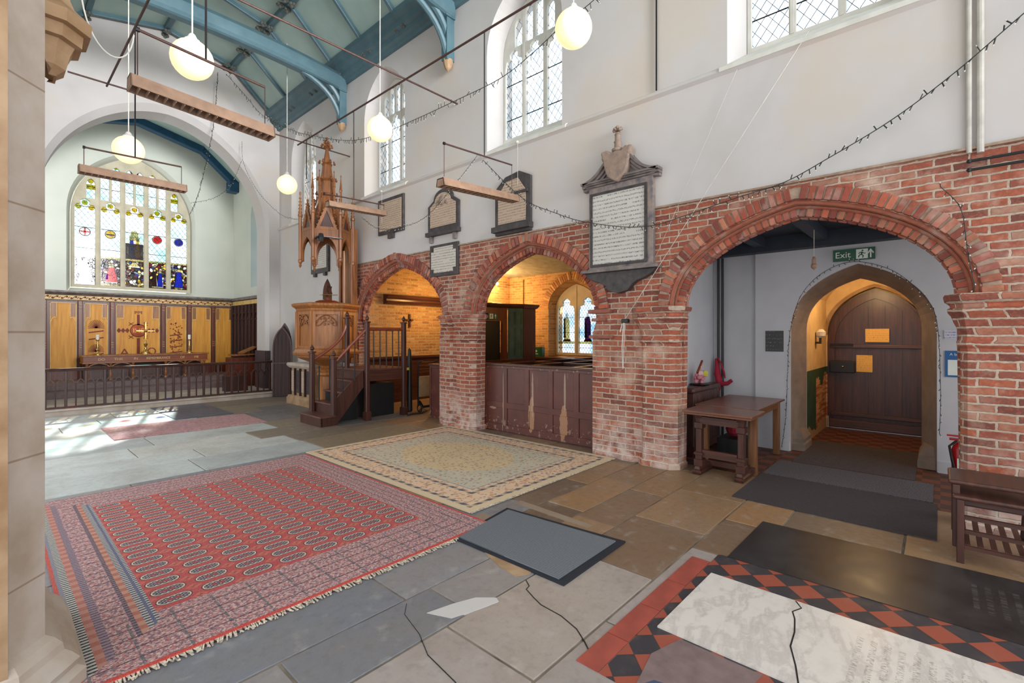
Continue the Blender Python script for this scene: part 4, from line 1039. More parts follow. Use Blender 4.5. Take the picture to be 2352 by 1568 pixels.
def exit_sign(c, w, h, rot, label, arrow_only=False):
    t = thing('exit_sign', label, 'sign', c)
    R = rot
    def P(u, v, d): return Vector(c)+R @ Vector((u, v, d))
    def quad(mb, pts, d0, d1): mb.plate([pts], d0, d1, lambda a, b, d: P(a, b, d))
    mb = MB(); quad(mb, [(-w/2, -h/2), (w/2, -h/2), (w/2, h/2), (-w/2, h/2)], 0, .015); mb.build('board', 'green', t)
    mb = MB(); x0 = w*.06; s = h*.8
    if arrow_only: x0 = -w*.36
    quad(mb, [(x0, -s/2), (x0+s, -s/2), (x0+s, s/2), (x0, s/2)], .015, .017); mb.build('pictogram_panel', 'signw', t)
    mb = MB()
    def seg(a, b, wd):
        a = (x0+s*.5+a[0]*s, a[1]*s); b = (x0+s*.5+b[0]*s, b[1]*s); d = (Vector(b)-Vector(a)).normalized(); n = Vector((-d.y, d.x))*wd*s/2
        quad(mb, [(a[0]+n.x, a[1]+n.y), (a[0]-n.x, a[1]-n.y), (b[0]-n.x, b[1]-n.y), (b[0]+n.x, b[1]+n.y)], .017, .019)
    seg((.02, .2), (-.05, -.08), .14); seg((-.05, -.08), (-.22, -.12), .09); seg((-.22, -.12), (-.3, -.36), .09); seg((-.03, -.08), (.12, -.2), .09); seg((.12, -.2), (.06, -.42), .09)
    seg((0, .18), (-.2, .14), .07); seg((-.2, .14), (-.26, .0), .07); seg((.02, .16), (.18, .02), .07); seg((.18, .02), (.3, .06), .07)
    quad(mb, [(x0+s*.55+.085*s*math.cos(k*PI/5), .33*s+.085*s*math.sin(k*PI/5)) for k in range(10)], .017, .019); mb.build('running_man', 'green', t)
    mb = MB(); ax = w*.40 if not arrow_only else w*.26
    quad(mb, [(ax-h*.05, -h*.36), (ax+h*.05, -h*.36), (ax+h*.05, h*.2), (ax-h*.05, h*.2)], .015, .018); quad(mb, [(ax-h*.22, h*.04), (ax-h*.16, -h*.04), (ax, h*.22), (ax, h*.38)], .015, .018); quad(mb, [(ax+h*.22, h*.04), (ax+h*.16, -h*.04), (ax, h*.22), (ax, h*.38)], .015, .018); mb.build('arrow', 'signw', t)
    if not arrow_only: text('lettering', 'Exit', h*.72, P(-w*.26, 0, .0155), R, 'signw', t, .001)
    return t
aisle_things()

# ================================================================== lobby
def trestle_table():
    t = thing('oak_table', 'small dark oak table with turned trestle legs, nearest to the flagstones', 'table', (5.42, 1.80, 0))
    x0, x1, y0, y1 = 5.20, 5.70, 1.42, 2.14
    MB().box(x0, y0, .69, x1, y1, .712).box(x0+.012, y0+.012, .665, x1, y1-.012, .69).build('tabletop', 'oaktop', t, bevel=.006)
    for y in (1.56, 2.0):
        mb = MB(); mb.stack([(5.31, y-.035), (5.31, y+.035), (5.40, y+.035), (5.40, y-.035)], [(.09, .01), (.16, .012), (.165, 0), (.21, .0), (.215, .012), (.24, .012), (.245, -.006), (.50, -.006), (.51, .008), (.57, .008), (.575, -.004), (.62, .0), (.665, .01)])
        mb.box(5.36, y-.03, .1, 5.6, y+.03, .16) if False else None
        mb.build('leg', 'dark', t)
        mb = MB(); mb.stack([(5.26, y-.04), (5.26, y+.04), (5.64, y+.04), (5.64, y-.04)], [(0, 0), (.03, .01), (.05, .01), (.06, -.01), (.09, -.015)]); mb.build('foot', 'dark', t)
    MB().box(5.33, 1.6, .19, 5.38, 1.97, .27).build('stretcher', 'darky', t); MB().box(5.31, 1.58, .56, 5.39, 1.98, .64).build('top_rail', 'darky', t)
    MB().box(5.60, 1.5, .04, 5.66, 2.06, .10).build('rear_stretcher', 'darky', t)
    for y in (1.52, 2.04): MB().box(5.62, y-.03, 0, 5.68, y+.03, .665).build('rear_leg', 'oakleg', t)
    t = thing('oak_table', 'plain lighter oak table with square legs, behind the small trestle one', 'table', (6.3, 1.8, 0))
    MB().box(5.73, 1.50, .69, 6.95, 2.20, .714).build('tabletop', 'oaktop', t, bevel=.005)
    MB().box(5.82, 1.56, .60, 6.88, 1.59, .69).box(5.82, 2.12, .60, 6.88, 2.15, .69).build('apron', 'oakleg', t)
    for x, y in ((5.80, 1.58), (5.80, 2.13), (6.87, 1.58), (6.87, 2.13)):
        MB().box(x-.04, y-.035, 0, x+.04, y+.035, .69).build('leg', 'oakleg', t, bevel=.008)
M['oaktop'] = wood('worn_oak_top', (128, 84, 64), (88, 56, 44), .3)
trestle_table()
def lobby():
    t = thing('radiator', 'old dark brown column radiator against the lobby side wall', 'radiator', (6.25, 2.38, 0))
    for k in range(18):
        x = 5.98+k*.052; MB().box(x-.019, 2.30, .12, x+.019, 2.44, .82).build('fin', 'dark', t, bevel=.012)
    MB().box(5.93, 2.285, .80, 6.92, 2.455, .88).build('top_cover', 'dark', t, bevel=.03); MB().box(5.93, 2.29, .06, 6.92, 2.45, .14).build('bottom_bar', 'dark', t)
    for x in (5.97, 6.88): MB().box(x-.03, 2.31, 0, x+.03, 2.43, .08).build('foot', 'dark', t)
    t = thing('flower_basket', 'small pink and yellow flower ornament standing on the radiator', 'ornament', (6.35, 2.37, .88))
    MB().lathe([(.11, .0), (.13, .015), (.1, .02), (.001, .022)], (6.35, 2.37, .88), 14).build('tray', 'black', t)
    mb = MB(); 
    for k in range(26): mb.ball((6.35+random.uniform(-.1, .09), 2.37+random.uniform(-.05, .05), .92+random.uniform(0, .09)), random.uniform(.02, .035), 6)
    mb.build('pink_flowers', plain('pink_petals', (206, 128, 138), .8), t)
    MB().ball((6.42, 2.33, 1.03), .045, 8).build('yellow_flower', plain('yellow_petals', (210, 200, 80), .8), t)
    MB().ball((6.33, 2.36, 1.03), .05, 8).ball((6.33, 2.36, 1.11), .03, 8).build('pale_figure', plain('pale_pink', (214, 180, 176), .8), t)
    MB().beam((6.20, 2.35, 1.05), (6.40, 2.36, 1.20), .02, .025).build('stick', 'redbrown', t)
    # pipes in the lobby corner with red cloth
    for i, y in enumerate((2.42, 2.36)):
        MB().tube([(7.20, y, .0), (7.20, y, 2.66)], .017, 8).build('lobby_pipe', 'black', label=('black vertical pipe nearest the lobby corner' if i == 0 else 'black vertical pipe beside the first, further from the lobby corner'), cat='pipe', group='lobby pipes')
    mb = MB(); mb.tube([(7.13, 2.43, 1.2), (7.12, 2.41, 1.08), (7.13, 2.41, .98), (7.12, 2.38, .86), (7.14, 2.39, .74)], [.015, .035, .05, .05, .015], 8); mb.tube([(7.13, 2.41, 1.22), (7.12, 2.36, 1.14), (7.11, 2.31, 1.0), (7.12, 2.30, .92)], [.01, .013, .013, .009], 8); mb.tube([(7.1, 2.36, .84), (7.09, 2.26, .85), (7.09, 2.2, .90)], [.035, .03, .026], 8)
    mb.build('red_flag_bundle', 'redc', label='dark red rolled cloth hanging from the black lobby pipes', cat='cloth')
    mb = MB(); mb.box(6.05, 1.75, .0, 6.45, 2.05, .28); mb.build('storage_box', 'black', label='black box stored on the floor under the oak tables', cat='box')
    MB().ball((6.25, 1.9, .38), .11, 12, sz=.9).build('red_ball', 'redc', label='round dark red bundle on the black box under the tables', cat='bundle')
    MB().box(5.75, 1.7, .09, 6.6, 1.95, .12) if False else None
    exit_sign((7.13, .79, 2.53), .42, .145, ROT_N, 'green exit sign with lettering over the pointed stone doorway')
    def notice(name, y0, z0, y1, z1, x, mat, label, cat='notice'):
        return MB().box(x-.004, y0, z0, x, y1, z1).build(name, mat, label=label, cat=cat)
    notice('framed_notice', 1.56, 1.32, 1.78, 1.60, 7.155, 'paperd', 'dark grey notice on the white wall left of the pointed doorway')
    notice('paper_notice', -.28, 1.50, -.03, 1.60, 7.155, 'paperw', 'white framed notice on the wall right of the pointed doorway')
    t = thing('blue_poster', 'blue poster with white and yellow boxes beside the brick pier', 'poster', (7.15, -.2, 1.1))
    MB().box(7.150, -.40, 1.08, 7.156, -.035, 1.37).build('sheet', 'poster', t); MB().box(7.146, -.17, 1.10, 7.150, -.06, 1.27).build('white_box', 'signw', t); MB().box(7.146, -.39, 1.14, 7.150, -.19, 1.27).build('yellow_box', 'yellow', t)
    text('lettering', 'A badge', .04, (7.149, -.14, 1.33), ROT_N, 'signw', t, .0005); text('lettering', 'Church', .035, (7.149, -.19, 1.295), ROT_N, 'signw', t, .0005)
    # ceiling lamp cord in the lobby
    t = thing('pendant_bulb_holder', 'bare bulb holder hanging from the dark lobby ceiling', 'lamp holder', (6.2, 1.05, 2.3))
    MB().tube([(6.2, 1.05, 2.72), (6.2, 1.05, 2.4)], .003, 6).build('flex', 'wirew', t); MB().lathe([(.012, 2.42), (.02, 2.39), (.022, 2.34), (.03, 2.33), (.03, 2.30), (.001, 2.27)], (6.2, 1.05, 0), 10).build('holder', 'fixture', t)
    # door
    t = thing('door_1', 'dark brown pointed oak door with vertical boards and two yellow notices', 'door', (9.5, .78, 0))
    DA = arch(.16, 1.39, 1.55, 2.27, 12); lp = [(.16, .015)]+DA+[(1.39, .015)]
    MB().plate([lp], 9.44, 9.49, XN).build('door_leaf', 'dark', t)
    mb = MB(); DI = arch(.24, 1.30, 1.42, 2.12, 12); strip(mb, [(.24, .2)]+DI+[(1.30, .2)], -.0, .10, 9.41, 9.44, XN)
    for y in (.45, .66, .87, 1.08): mb.box(9.425, y-.012, .03, 9.44, y+.012, 2.0)
    mb.build('cover_strips', 'dark', t)
    MB().box(9.395, .2, 1.33, 9.43, 1.36, 1.39).box(9.395, .2, .22, 9.43, 1.36, .28).box(9.395, .18, .03, 9.43, 1.38, .16).build('cross_rail', 'darky', t, bevel=.008)
    MB().box(9.33, 1.02, .93, 9.43, 1.36, 1.12).build('lock_case', 'black', t, bevel=.01); MB().box(9.37, 1.05, 1.36, 9.41, 1.36, 1.40).build('iron_bolt', 'iron', t); MB().ball((9.32, 1.18, 1.03), .018, 8).build('chrome_keyhole', 'chrome', t)
    MB().box(9.388, .59, 1.43, 9.392, .89, 1.64).build('yellow_notice', 'paper', label='yellow notice on the upper boards of the oak door', cat='notice', group='yellow door notices')
    MB().box(9.418, .80, .95, 9.423, 1.01, 1.22).build('yellow_notice', 'paper', label='yellow notice with arrows on the lower boards of the oak door', cat='notice', group='yellow door notices')
    ld = bpy.data.lights.new('porch_lamp', 'POINT'); lo = bpy.data.objects.new('porch_lamp', ld); COL.objects.link(lo); ld.energy = 13; ld.color = (1, .68, .34); ld.shadow_soft_size = .08; lo.location = (8.25, .75, 2.25)
    t = thing('wall_sconce', 'small white sconce on a black bracket on the porch wall', 'wall light', (8.5, 1.38, 1.5))
    MB().lathe([(.03, 0), (.06, .03), (.065, .09), (.03, .13)], (8.5, 1.35, 1.50), 12).build('shade', 'white', t); MB().box(8.44, 1.36, 1.41, 8.56, 1.41, 1.44).box(8.48, 1.34, 1.41, 8.50, 1.37, 1.52).build('bracket', 'black', t)
    # fire extinguisher
    ex, ey = 6.95, -.16
    t = thing('fire_extinguisher', 'red fire extinguisher on the lobby floor beside the right brick pier', 'fire extinguisher', (ex, ey, 0))
    MB().lathe([(.07, 0), (.075, .02), (.075, .30), (.06, .35), (.03, .38), (.001, .385)], (ex, ey, .02), 18).build('cylinder', 'red', t, True)
    MB().box(ex-.03, ey-.01, .42, ex+.03, ey+.09, .44).box(ex-.02, ey-.01, .46, ex+.02, ey+.11, .475).build('handle', 'red', t); MB().tube([(ex-.02, ey+.03, .42), (ex-.05, ey+.09, .36), (ex-.08, ey+.07, .22), (ex-.08, ey+.05, .12)], .012, 8).build('hose', 'black', t)
    MB().box(ex-.08, ey-.03, .12, ex-.073, ey+.03, .24).build('label_sticker', 'signw', t); MB().lathe([(.02, .38), (.02, .46)], (ex, ey, .0), 8).build('valve', 'brass', t)
lobby()
def chair(name, org, label):
    ox, oy = org; t = thing(name, label, 'chair', (ox, oy, 0), 'wooden church chairs')
    def B(*a): q = list(a); return MB().box(ox+q[0], oy+q[1], q[2], ox+q[3], oy+q[4], q[5])
    B(-.21, -.22, .43, .21, .20, .46).build('seat', 'darkx', t, bevel=.012)
    for x in (-.18, .18):
        B(x-.02, .14, 0, x+.02, .18, .43).build('leg', 'dark', t, bevel=.006)
        MB().beam((ox+x, oy-.19, 0), (ox+x, oy-.22, .5), .038, .038).beam((ox+x, oy-.22, .48), (ox+x, oy-.30, .88), .036, .03).build('rear_leg', 'dark', t, bevel=.005)
    for z in (.10, .30):
        B(-.17, .15, z, .17, .17, z+.03).build('stretcher', 'darkx', t)
        for x in (-.18, .18): B(x-.01, -.18, z, x+.01, .16, z+.025).build('stretcher', 'darky', t)
    mb = MB()
    for k in range(5): mb.box(ox-.17, oy-.15+k*.065, .12, ox+.17, oy-.12+k*.065, .13)
    mb.build('book_rack', 'darkx', t)
    MB().beam((ox-.18, oy-.295, .83), (ox+.18, oy-.295, .83), .02, .1).beam((ox-.18, oy-.255, .62), (ox+.18, oy-.255, .62), .02, .06).build('backrest', 'darkx', t)
    return t
c0 = chair('church_chair', (4.62, -.26), 'dark wooden church chair, lower one of the stack beside the right brick pier')
clone(c0, (4.67, -.24, .09), 'dark wooden church chair stacked on top of the lower one by the brick pier', 'wooden church chairs')
# ================================================================== wall tablets
def tablets():
    X = XW
    def bx(mb, y0, z0, y1, z1, d0, d1): return mb.box(X-d1, y0, z0, X-d0, y1, z1)
    # t1
    t = thing('wall_tablet', 'plain rectangular tan tablet with dark frame, left of the row on the white wall', 'memorial tablet', (X, 7.94, 3.5), 'memorial wall tablets')
    bx(MB(), 7.51, 3.52, 8.37, 4.22, 0, .04).build('frame', 'slate', t, bevel=.006); bx(MB(), 7.57, 3.59, 8.31, 4.15, .04, .05).build('inscribed_panel', 'ins2', t); bx(MB(), 7.84, 3.42, 8.02, 3.52, 0, .05).build('bracket', 'slate', t)
    # t2 arched top
    t = thing('wall_tablet', 'tan tablet with curved top and carved crest, second in the row', 'memorial tablet', (X, 6.35, 3.3), 'memorial wall tablets')
    def top(y0, y1, z0, zs, za, n=12):
        c = (y0+y1)/2; return [(y0, z0), (y0, zs)]+[(c-(y1-y0)/2*math.cos(PI*k/n)*.62, zs+(za-zs)*(.35+.65*math.sin(PI*k/n))) for k in range(n+1)]+[(y1, zs), (y1, z0)]
    MB().plate([top(5.95, 6.76, 3.31, 3.80, 4.06)], X, X-.04, XN).build('frame', 'slate', t); MB().plate([top(6.02, 6.69, 3.42, 3.78, 3.99)], X-.04, X-.05, XN).build('inscribed_panel', 'ins2', t)
    bx(MB(), 5.93, 3.27, 6.78, 3.34, 0, .09).build('shelf', 'slate', t); MB().ball((X-.05, 6.36, 3.86), .09, 10, sx=.4).ball((X-.05, 6.24, 3.82), .05, 8, sx=.4).ball((X-.05, 6.48, 3.82), .05, 8, sx=.4).build('crest', 'carved', t, True)
    for y in (6.05, 6.68): MB().box(X-.06, y-.03, 3.16, X, y+.03, 3.27).build('foot', 'greystone', t)
    # t3 gable top
    t = thing('wall_tablet', 'tan tablet in a dark frame with a clipped gable top, above the middle arch', 'memorial tablet', (X, 4.74, 3.06), 'memorial wall tablets')
    MB().plate([[(4.39, 3.06), (4.39, 3.86), (4.60, 3.96), (4.88, 3.92), (5.09, 3.76), (5.09, 3.06)]], X, X-.05, XN).build('frame', 'slate', t)
    MB().plate([[(4.47, 3.22), (4.47, 3.66), (4.62, 3.86), (4.86, 3.84), (5.02, 3.66), (5.02, 3.22)]], X-.05, X-.06, XN).build('inscribed_panel', 'ins2', t)
    bx(MB(), 4.37, 3.10, 5.11, 3.18, .0, .12).build('shelf', 'slate', t); bx(MB(), 4.42, 3.62, 5.07, 3.66, .05, .08).build('ledge_moulding', 'slate', t)
    # t4
    t = thing('wall_tablet', 'white tablet with notched corners just above the narrow brick pier', 'memorial tablet', (X, 6.34, 2.56), 'memorial wall tablets')
    bx(MB(), 5.97, 2.56, 6.71, 3.11, 0, .04).build('frame', 'slate', t, bevel=.005)
    n = .07; a, b, c, d = 6.02, 6.66, 2.62, 3.06
    MB().plate([[(a+n, c), (b-n, c), (b-n, c+n), (b, c+n), (b, d-n), (b-n, d-n), (b-n, d), (a+n, d), (a+n, d-n), (a, d-n), (a, c+n), (a+n, c+n)]], X-.04, X-.05, XN).build('inscribed_panel', 'ins3', t)
    # t5 big
    t = thing('wall_monument', 'large white inscribed monument with scroll pediment, shield and crest', 'memorial tablet', (X, 2.95, 2.07))
    bx(MB(), 2.50, 2.36, 3.38, 3.43, 0, .07).build('marble_frame', 'vframe', t, bevel=.006)
    mb = MB()
    mb.plate([[(2.57, 2.41), (3.35, 2.41), (3.35, 3.35), (2.57, 3.35)], [(2.60, 2.44), (3.32, 2.44), (3.32, 3.32), (2.60, 3.32)]], X-.07, X-.09, XN)
    mb.build('inner_moulding', 'slate', t); bx(MB(), 2.60, 2.44, 3.32, 3.32, .07, .075).build('inscribed_panel', 'ins1', t)
    MB().add([(X-.14, 2.42, 2.335), (X, 2.42, 2.335), (X, 2.42, 2.37), (X-.14, 2.42, 2.37), (X-.14, 3.46, 2.335), (X, 3.46, 2.335), (X, 3.46, 2.37), (X-.14, 3.46, 2.37)], [(0, 1, 2, 3), (4, 7, 6, 5), (0, 4, 5, 1), (3, 2, 6, 7), (0, 3, 7, 4)]).build('shelf', 'greystone', t)
    P = [(2.46, 2.335), (2.5, 2.28), (2.62, 2.22), (2.70, 2.20), (2.76, 2.16), (2.82, 2.09), (2.95, 2.06), (3.08, 2.09), (3.14, 2.16), (3.2, 2.20), (3.28, 2.22), (3.40, 2.28), (3.43, 2.335)]
    MB().plate([P], X, X-.09, XN).build('apron', 'slate', t, bevel=.01)
    mb = MB()
    for z, o in ((3.43, .09), (3.455, .11), (3.475, .13)): bx(mb, 2.47-(o-.09)*.8, z, 3.41+(o-.09)*.8, z+.022, 0, o)
    mb.build('cornice', 'greystone', t)
    for s in (1, -1):
        q = lambda y: 2.94+s*(y-2.94)
        cl = bez((q(3.47), 3.50), (q(3.30), 3.51), (q(3.18), 3.62), (q(3.06), 3.80), 12)
        mb = MB()
        for o, d in ((0, .13), (-.035, .10), (-.07, .075)):
            strip(mb, cl if s == -1 else cl[::-1], o-.03, o, X, X-d, XN)
        mb.plate([[cl[0]]+cl[1:]+[(q(3.06), 3.5)]], X, X-.05, XN)
        mb.build('scroll_pediment', 'greystone', t)
    sh = [(2.95, 3.42), (2.83, 3.50), (2.79, 3.60), (2.77, 3.70), (2.74, 3.80), (2.82, 3.84), (2.88, 3.79), (2.95, 3.81), (3.02, 3.79), (3.08, 3.84), (3.16, 3.80), (3.13, 3.70), (3.11, 3.60), (3.07, 3.50)]
    MB().plate([sh], X-.02, X-.15, XN).build('shield', 'carved', t, bevel=.02)
    mb = MB()
    for s in (-1, 1):
        for k in range(5): mb.ball((X-.12, 2.95+s*(.18-.012*k*k*.6), 3.80-.06*k), .035, 8)
    mb.build('scrollwork', 'carved', t, True)
    mb = MB(); mb.lathe([(.07, 3.80), (.075, 3.83), (.045, 3.85), (.04, 3.9), (.05, 3.92), (.035, 3.94), (.034, 4.0), (.042, 4.01), (.03, 4.03), (.001, 4.04)], (X-.09, 2.95, 0), 12)
    for k in range(9): mb.ball((X-.09+.035*math.cos(k*.7), 2.95+.045*math.sin(k*.7), 4.06+.014*(k % 3)), .024, 6)
    mb.build('crest', 'carved', t, True)
    # t6
    t = thing('wall_tablet', 'small pale tablet on the wall behind the pulpit canopy', 'memorial tablet', (X, 10.85, 3.0), 'memorial wall tablets')
    bx(MB(), 10.42, 3.0, 11.28, 3.75, 0, .05).build('frame', 'slate', t); bx(MB(), 10.49, 3.1, 11.21, 3.7, .05, .06).build('inscribed_panel', 'ins3', t)
    for y in (10.6, 11.1): MB().box(X-.06, y-.05, 2.92, X, y+.05, 3.0).build('foot', 'slate', t)
tablets()

# ================================================================== pulpit
def pulpit():
    cx, cy = 4.66, 9.3; t = thing('pulpit', 'tall golden oak hexagonal pulpit with carved panels and pinnacled canopy', 'pulpit', (cx, cy, 0))
    def hexa(r, ph=PI/6+.05): return [(cx+r*math.cos(k*PI/3+ph), cy+r*math.sin(k*PI/3+ph)) for k in range(6)]
    H = hexa(.56)
    MB().stack(hexa(.17), [(0.0, .12), (.08, .12), (.12, .06), (.16, .0), (.7, -.02), (.74, .02), (.78, .0), (.86, .05)]).build('pedestal', 'oak', t)
    MB().stack(H, [(.84, -.40), (.92, -.36), (1.0, -.2), (1.06, -.06), (1.10, .0), (1.14, .01)]).build('base_cup', 'oak', t)
    MB().stack(H, [(1.14, .0), (1.15, .06), (1.19, .075), (1.21, .05), (1.25, .03), (1.28, .0)]).build('base_moulding', 'oak', t)
    MB().stack(H, [(1.26, -.03), (2.02, -.03)]).build('body', 'oak', t)
    MB().stack(H, [(2.0, .0), (2.03, .015), (2.06, .02), (2.09, .06), (2.12, .085), (2.15, .09), (2.17, .06)]).build('cornice', 'oak', t)
    for i in range(6):
        a = Vector((*H[i], 0)); b = Vector((*H[(i+1) % 6], 0)); d = (b-a).normalized(); n = Vector((d.y, -d.x, 0)); L = (b-a).length
        MB().beam(a*1+Vector((0, 0, 1.27)), a+Vector((0, 0, 2.01)), .055, .055).build('corner_post', 'oak', t, bevel=.01)
        fn = lambda u, z, q, a=a, d=d, n=n: a+d*u+n*q+Vector((0, 0, z))
        mb = MB(); mb.plate([[(.03, 1.28), (L-.03, 1.28), (L-.03, 2.0), (.03, 2.0)], [(.08, 1.33), (L-.08, 1.33), (L-.08, 1.94), (.08, 1.94)]], -.026, .005, fn); mb.build('panel_frame', 'oak', t)
        mb = MB(); A1_ = bez((.09, 1.72), (.10, 1.86), (.2, 1.92), (L/2, 1.93), 6); 
        for s in (0, 1):
            q = [((L-u) if s else u, z) for u, z in A1_]; mb.tube([fn(u, z, -.015) for u, z in q], .012, 5)
            q2 = [((L-u) if s else u, z) for u, z in bez((.11, 1.72), (.2, 1.72), (.2, 1.84), (L/2-.01, 1.80), 6)]; mb.tube([fn(u, z, -.015) for u, z in q2], .009, 5)
        for k in range(14): u = random.uniform(.1, L-.1); z = random.uniform(1.74, 1.92); mb.ball(fn(u, z, -.02), random.uniform(.015, .03), 6)
        mb.build('carved_tracery', 'canopy', t)
    # back board up the wall
    MB().box(5.12, 9.12, .95, 5.2, 9.52, 3.7).build('backboard', 'oak', t)
    for y, w in ((9.08, .07), (9.54, .07)): MB().box(5.06, y-w/2, .95, 5.2, y+w/2, 3.75).build('backboard_post', 'canopy', t, bevel=.01)
    MB().tube([(5.04, 9.3, 2.1), (5.04, 9.3, 3.3)], .035, 8).build('shaft', 'oak', t)
    # canopy
    C = hexa(.47); kx, ky = cx+.05, cy
    mb = MB(); mb.stack(hexa(.42), [(3.62, .0), (3.66, .03), (3.68, .0)]); mb.build('tester', 'canopy', t)
    mb = MB()
    for i in range(6):
        a = Vector((*C[i], 0)); b = Vector((*C[(i+1) % 6], 0)); d = (b-a).normalized(); n = Vector((d.y, -d.x, 0)); L = (b-a).length
        fn = lambda u, z, q, a=a, d=d, n=n: a+d*u+n*q+Vector((0, 0, z))
        A = arch(.05, L-.05, 3.12, 3.48, 8, .6, .45, .85)
        mb.plate([[(0, 3.02), (.05, 3.02)]+A+[(L-.05, 3.02), (L, 3.02), (L, 3.62), (0, 3.62)]], -.02, .02, fn)
        # gablet
        mb2 = MB(); mb2.plate([[(.03, 3.60), (L-.03, 3.60), (L/2, 4.12)], [(.11, 3.66), (L-.11, 3.66), (L/2, 3.98)]], -.015, .025, fn)
        for s in (0, 1):
            for k in range(1, 7): f = k/7.0; u = .03+(L/2-.03)*f; mb2.ball(fn((L-u) if s else u, 3.60+.52*f+.02, .01), .022, 6)
        mb2.lathe([(.012, 0), (.03, .03), (.012, .06), (.028, .09), (.001, .13)], fn(L/2, 4.1, 0), 6); mb2.build('gablet', 'canopy', t)
        m4 = MB(); m4.plate([[(.1, 3.66), (L-.1, 3.66), (L/2, 4.0)]], -.02, .0, fn); m4.build('gablet_panel', 'dark', t)
    mb.build('canopy_arches', 'canopy', t)
    for i in range(6):
        x, y = hexa(.5)[i]
        m3 = MB(); m3.lathe([(.001, 2.88), (.03, 2.93), (.02, 2.96), (.042, 3.0), (.045, 3.04), (.033, 3.06), (.033, 3.9), (.045, 3.92), (.045, 3.96), (.03, 3.97), (.008, 4.34), (.02, 4.36), (.02, 4.39), (.001, 4.42)], (x, y, 0), 8)
        for k in range(5):
            for q in range(4): m3.ball((x+(.036-k*.004)*math.cos(q*PI/2+.4), y+(.036-k*.004)*math.sin(q*PI/2+.4), 4.0+k*.07), .013, 5)
        m3.build('pinnacle', 'canopy', t)
    MB().stack(hexa(.36), [(3.6, -.04), (3.85, -.05), (4.3, -.19), (4.34, -.17), (4.38, -.21)]).build('lantern', 'canopy', t)
    LH = [Vector(q) for q in hexa(.36)]; mbl = MB(); cc_ = Vector((cx, cy))
    for q in LH:
        d = (q-cc_).normalized(); mbl.tube([(*(cc_+d*.33), 3.84), (*(cc_+d*.17), 4.34)], .016, 5)
        for k in range(7): f = k/6; p = cc_+d*(.345-.16*f); mbl.ball((p.x, p.y, 3.88+.45*f), .02, 6)
    mbl.build('lantern_ribs', 'canopy', t)
    m5 = MB(); m5.stack(hexa(.17), [(4.36, .0), (4.40, .02), (4.42, -.02), (4.66, -.04), (4.68, -.01), (4.72, -.045), (5.0, -.075), (5.02, -.05), (5.05, -.085), (5.34, -.125), (5.36, -.09), (5.40, -.12), (5.46, -.14)])
    m5.build('spire', 'canopy', t)
    m6 = MB()
    for z, r in ((4.70, .18), (5.04, .145), (5.38, .10), (4.40, .2)):
        for k in range(6):
            a = k*PI/3+PI/6+.05; m6.ball((cx+r*math.cos(a), cy+r*math.sin(a), z), .03, 6); m6.ball((cx+(r-.01)*math.cos(a), cy+(r-.01)*math.sin(a), z+.04), .02, 6)
    m6.ball((cx, cy, 5.48), .05, 8).ball((cx, cy, 5.55), .03, 8)
    for k in range(4): m6.ball((cx+.05*math.cos(k*PI/2), cy+.05*math.sin(k*PI/2), 5.47), .03, 6)
    m6.build('crockets', 'canopy', t)
    for i in range(6):
        x, y = hexa(.27)[i]; m = MB(); m.lathe([(.025, 3.95), (.025, 4.5), (.035, 4.51), (.006, 4.78), (.016, 4.8), (.001, 4.84)], (x, y, 0), 6); m.build('inner_pinnacle', 'canopy', t)
    # book stand with cushion
    t = thing('pulpit_book_stand', 'carved dark book stand with pointed back and gilt edge on top of the pulpit', 'book stand', (cx-.02, cy-.3, 2.17))
    bx, by = cx-.10, cy-.22
    MB().lathe([(.001, 2.17), (.2, 2.18), (.22, 2.2), (.16, 2.225), (.05, 2.24), (.04, 2.27)], (bx, by, 0), 16, 0, 1.1, .8).build('cushion', 'redbrown', t)
    A = arch(-.12, .12, 2.32, 2.66, 8, .6, .4, .8); mb = MB(); mb.plate([[(-.12, 2.24)]+A+[(.12, 2.24)]], by-.012, by+.012, lambda a, b, d: (bx+a*.9, d+a*.3, b)); mb.build('pointed_back', 'black_oak', t)
    mb = MB()
    for k in range(18): mb.ball((bx+random.uniform(-.08, .08), by-.02, 2.3+random.uniform(0, .22)), .018, 6)
    mb.build('carving', 'dark', t); MB().beam((bx-.16, by-.04, 2.33), (bx+.18, by-.02, 2.345), .1, .012).build('ledge', 'brass', t)
    # stage light clamped to canopy
    t = thing('stage_light', 'small black stage lamp on a chrome arm in front of the pulpit canopy', 'stage light', (4.25, 8.7, 3.3))
    MB().tube([(4.30, 8.75, 3.42), (4.72, 8.78, 3.44)], .013, 6).build('arm', 'chrome', t); MB().lathe([(.05, 0), (.06, .06), (.04, .14), (.001, .15)], (4.26, 8.74, 3.33), 10).build('housing', 'black', t)
    MB().tube([(4.15, 8.74, 3.36), (4.2, 8.74, 3.40), (4.32, 8.74, 3.40)], .02, 6).build('barn_doors', 'black', t)
pulpit()
def newel(mb, x, y, z0, z1, w=.05, foot=True):
    if foot: mb.stack([(x-w, y-w), (x+w, y-w), (x+w, y+w), (x-w, y+w)], [(z0, .0), (z0+.14, .0), (z0+.16, -.012)])
    c = w*.45; P = [(x-w+c, y-w), (x+w-c, y-w), (x+w, y-w+c), (x+w, y+w-c), (x+w-c, y+w), (x-w+c, y+w), (x-w, y+w-c), (x-w, y-w+c)]
    mb.stack(P, [(z0+(.14 if foot else 0), -.012), (z1, -.012), (z1+.005, .008), (z1+.025, .008), (z1+.03, -.02)])
    mb.lathe([(.02, z1+.03), (.016, z1+.045), (.036, z1+.07), (.038, z1+.09), (.02, z1+.12), (.006, z1+.145), (.001, z1+.15)], (x, y, 0), 12)
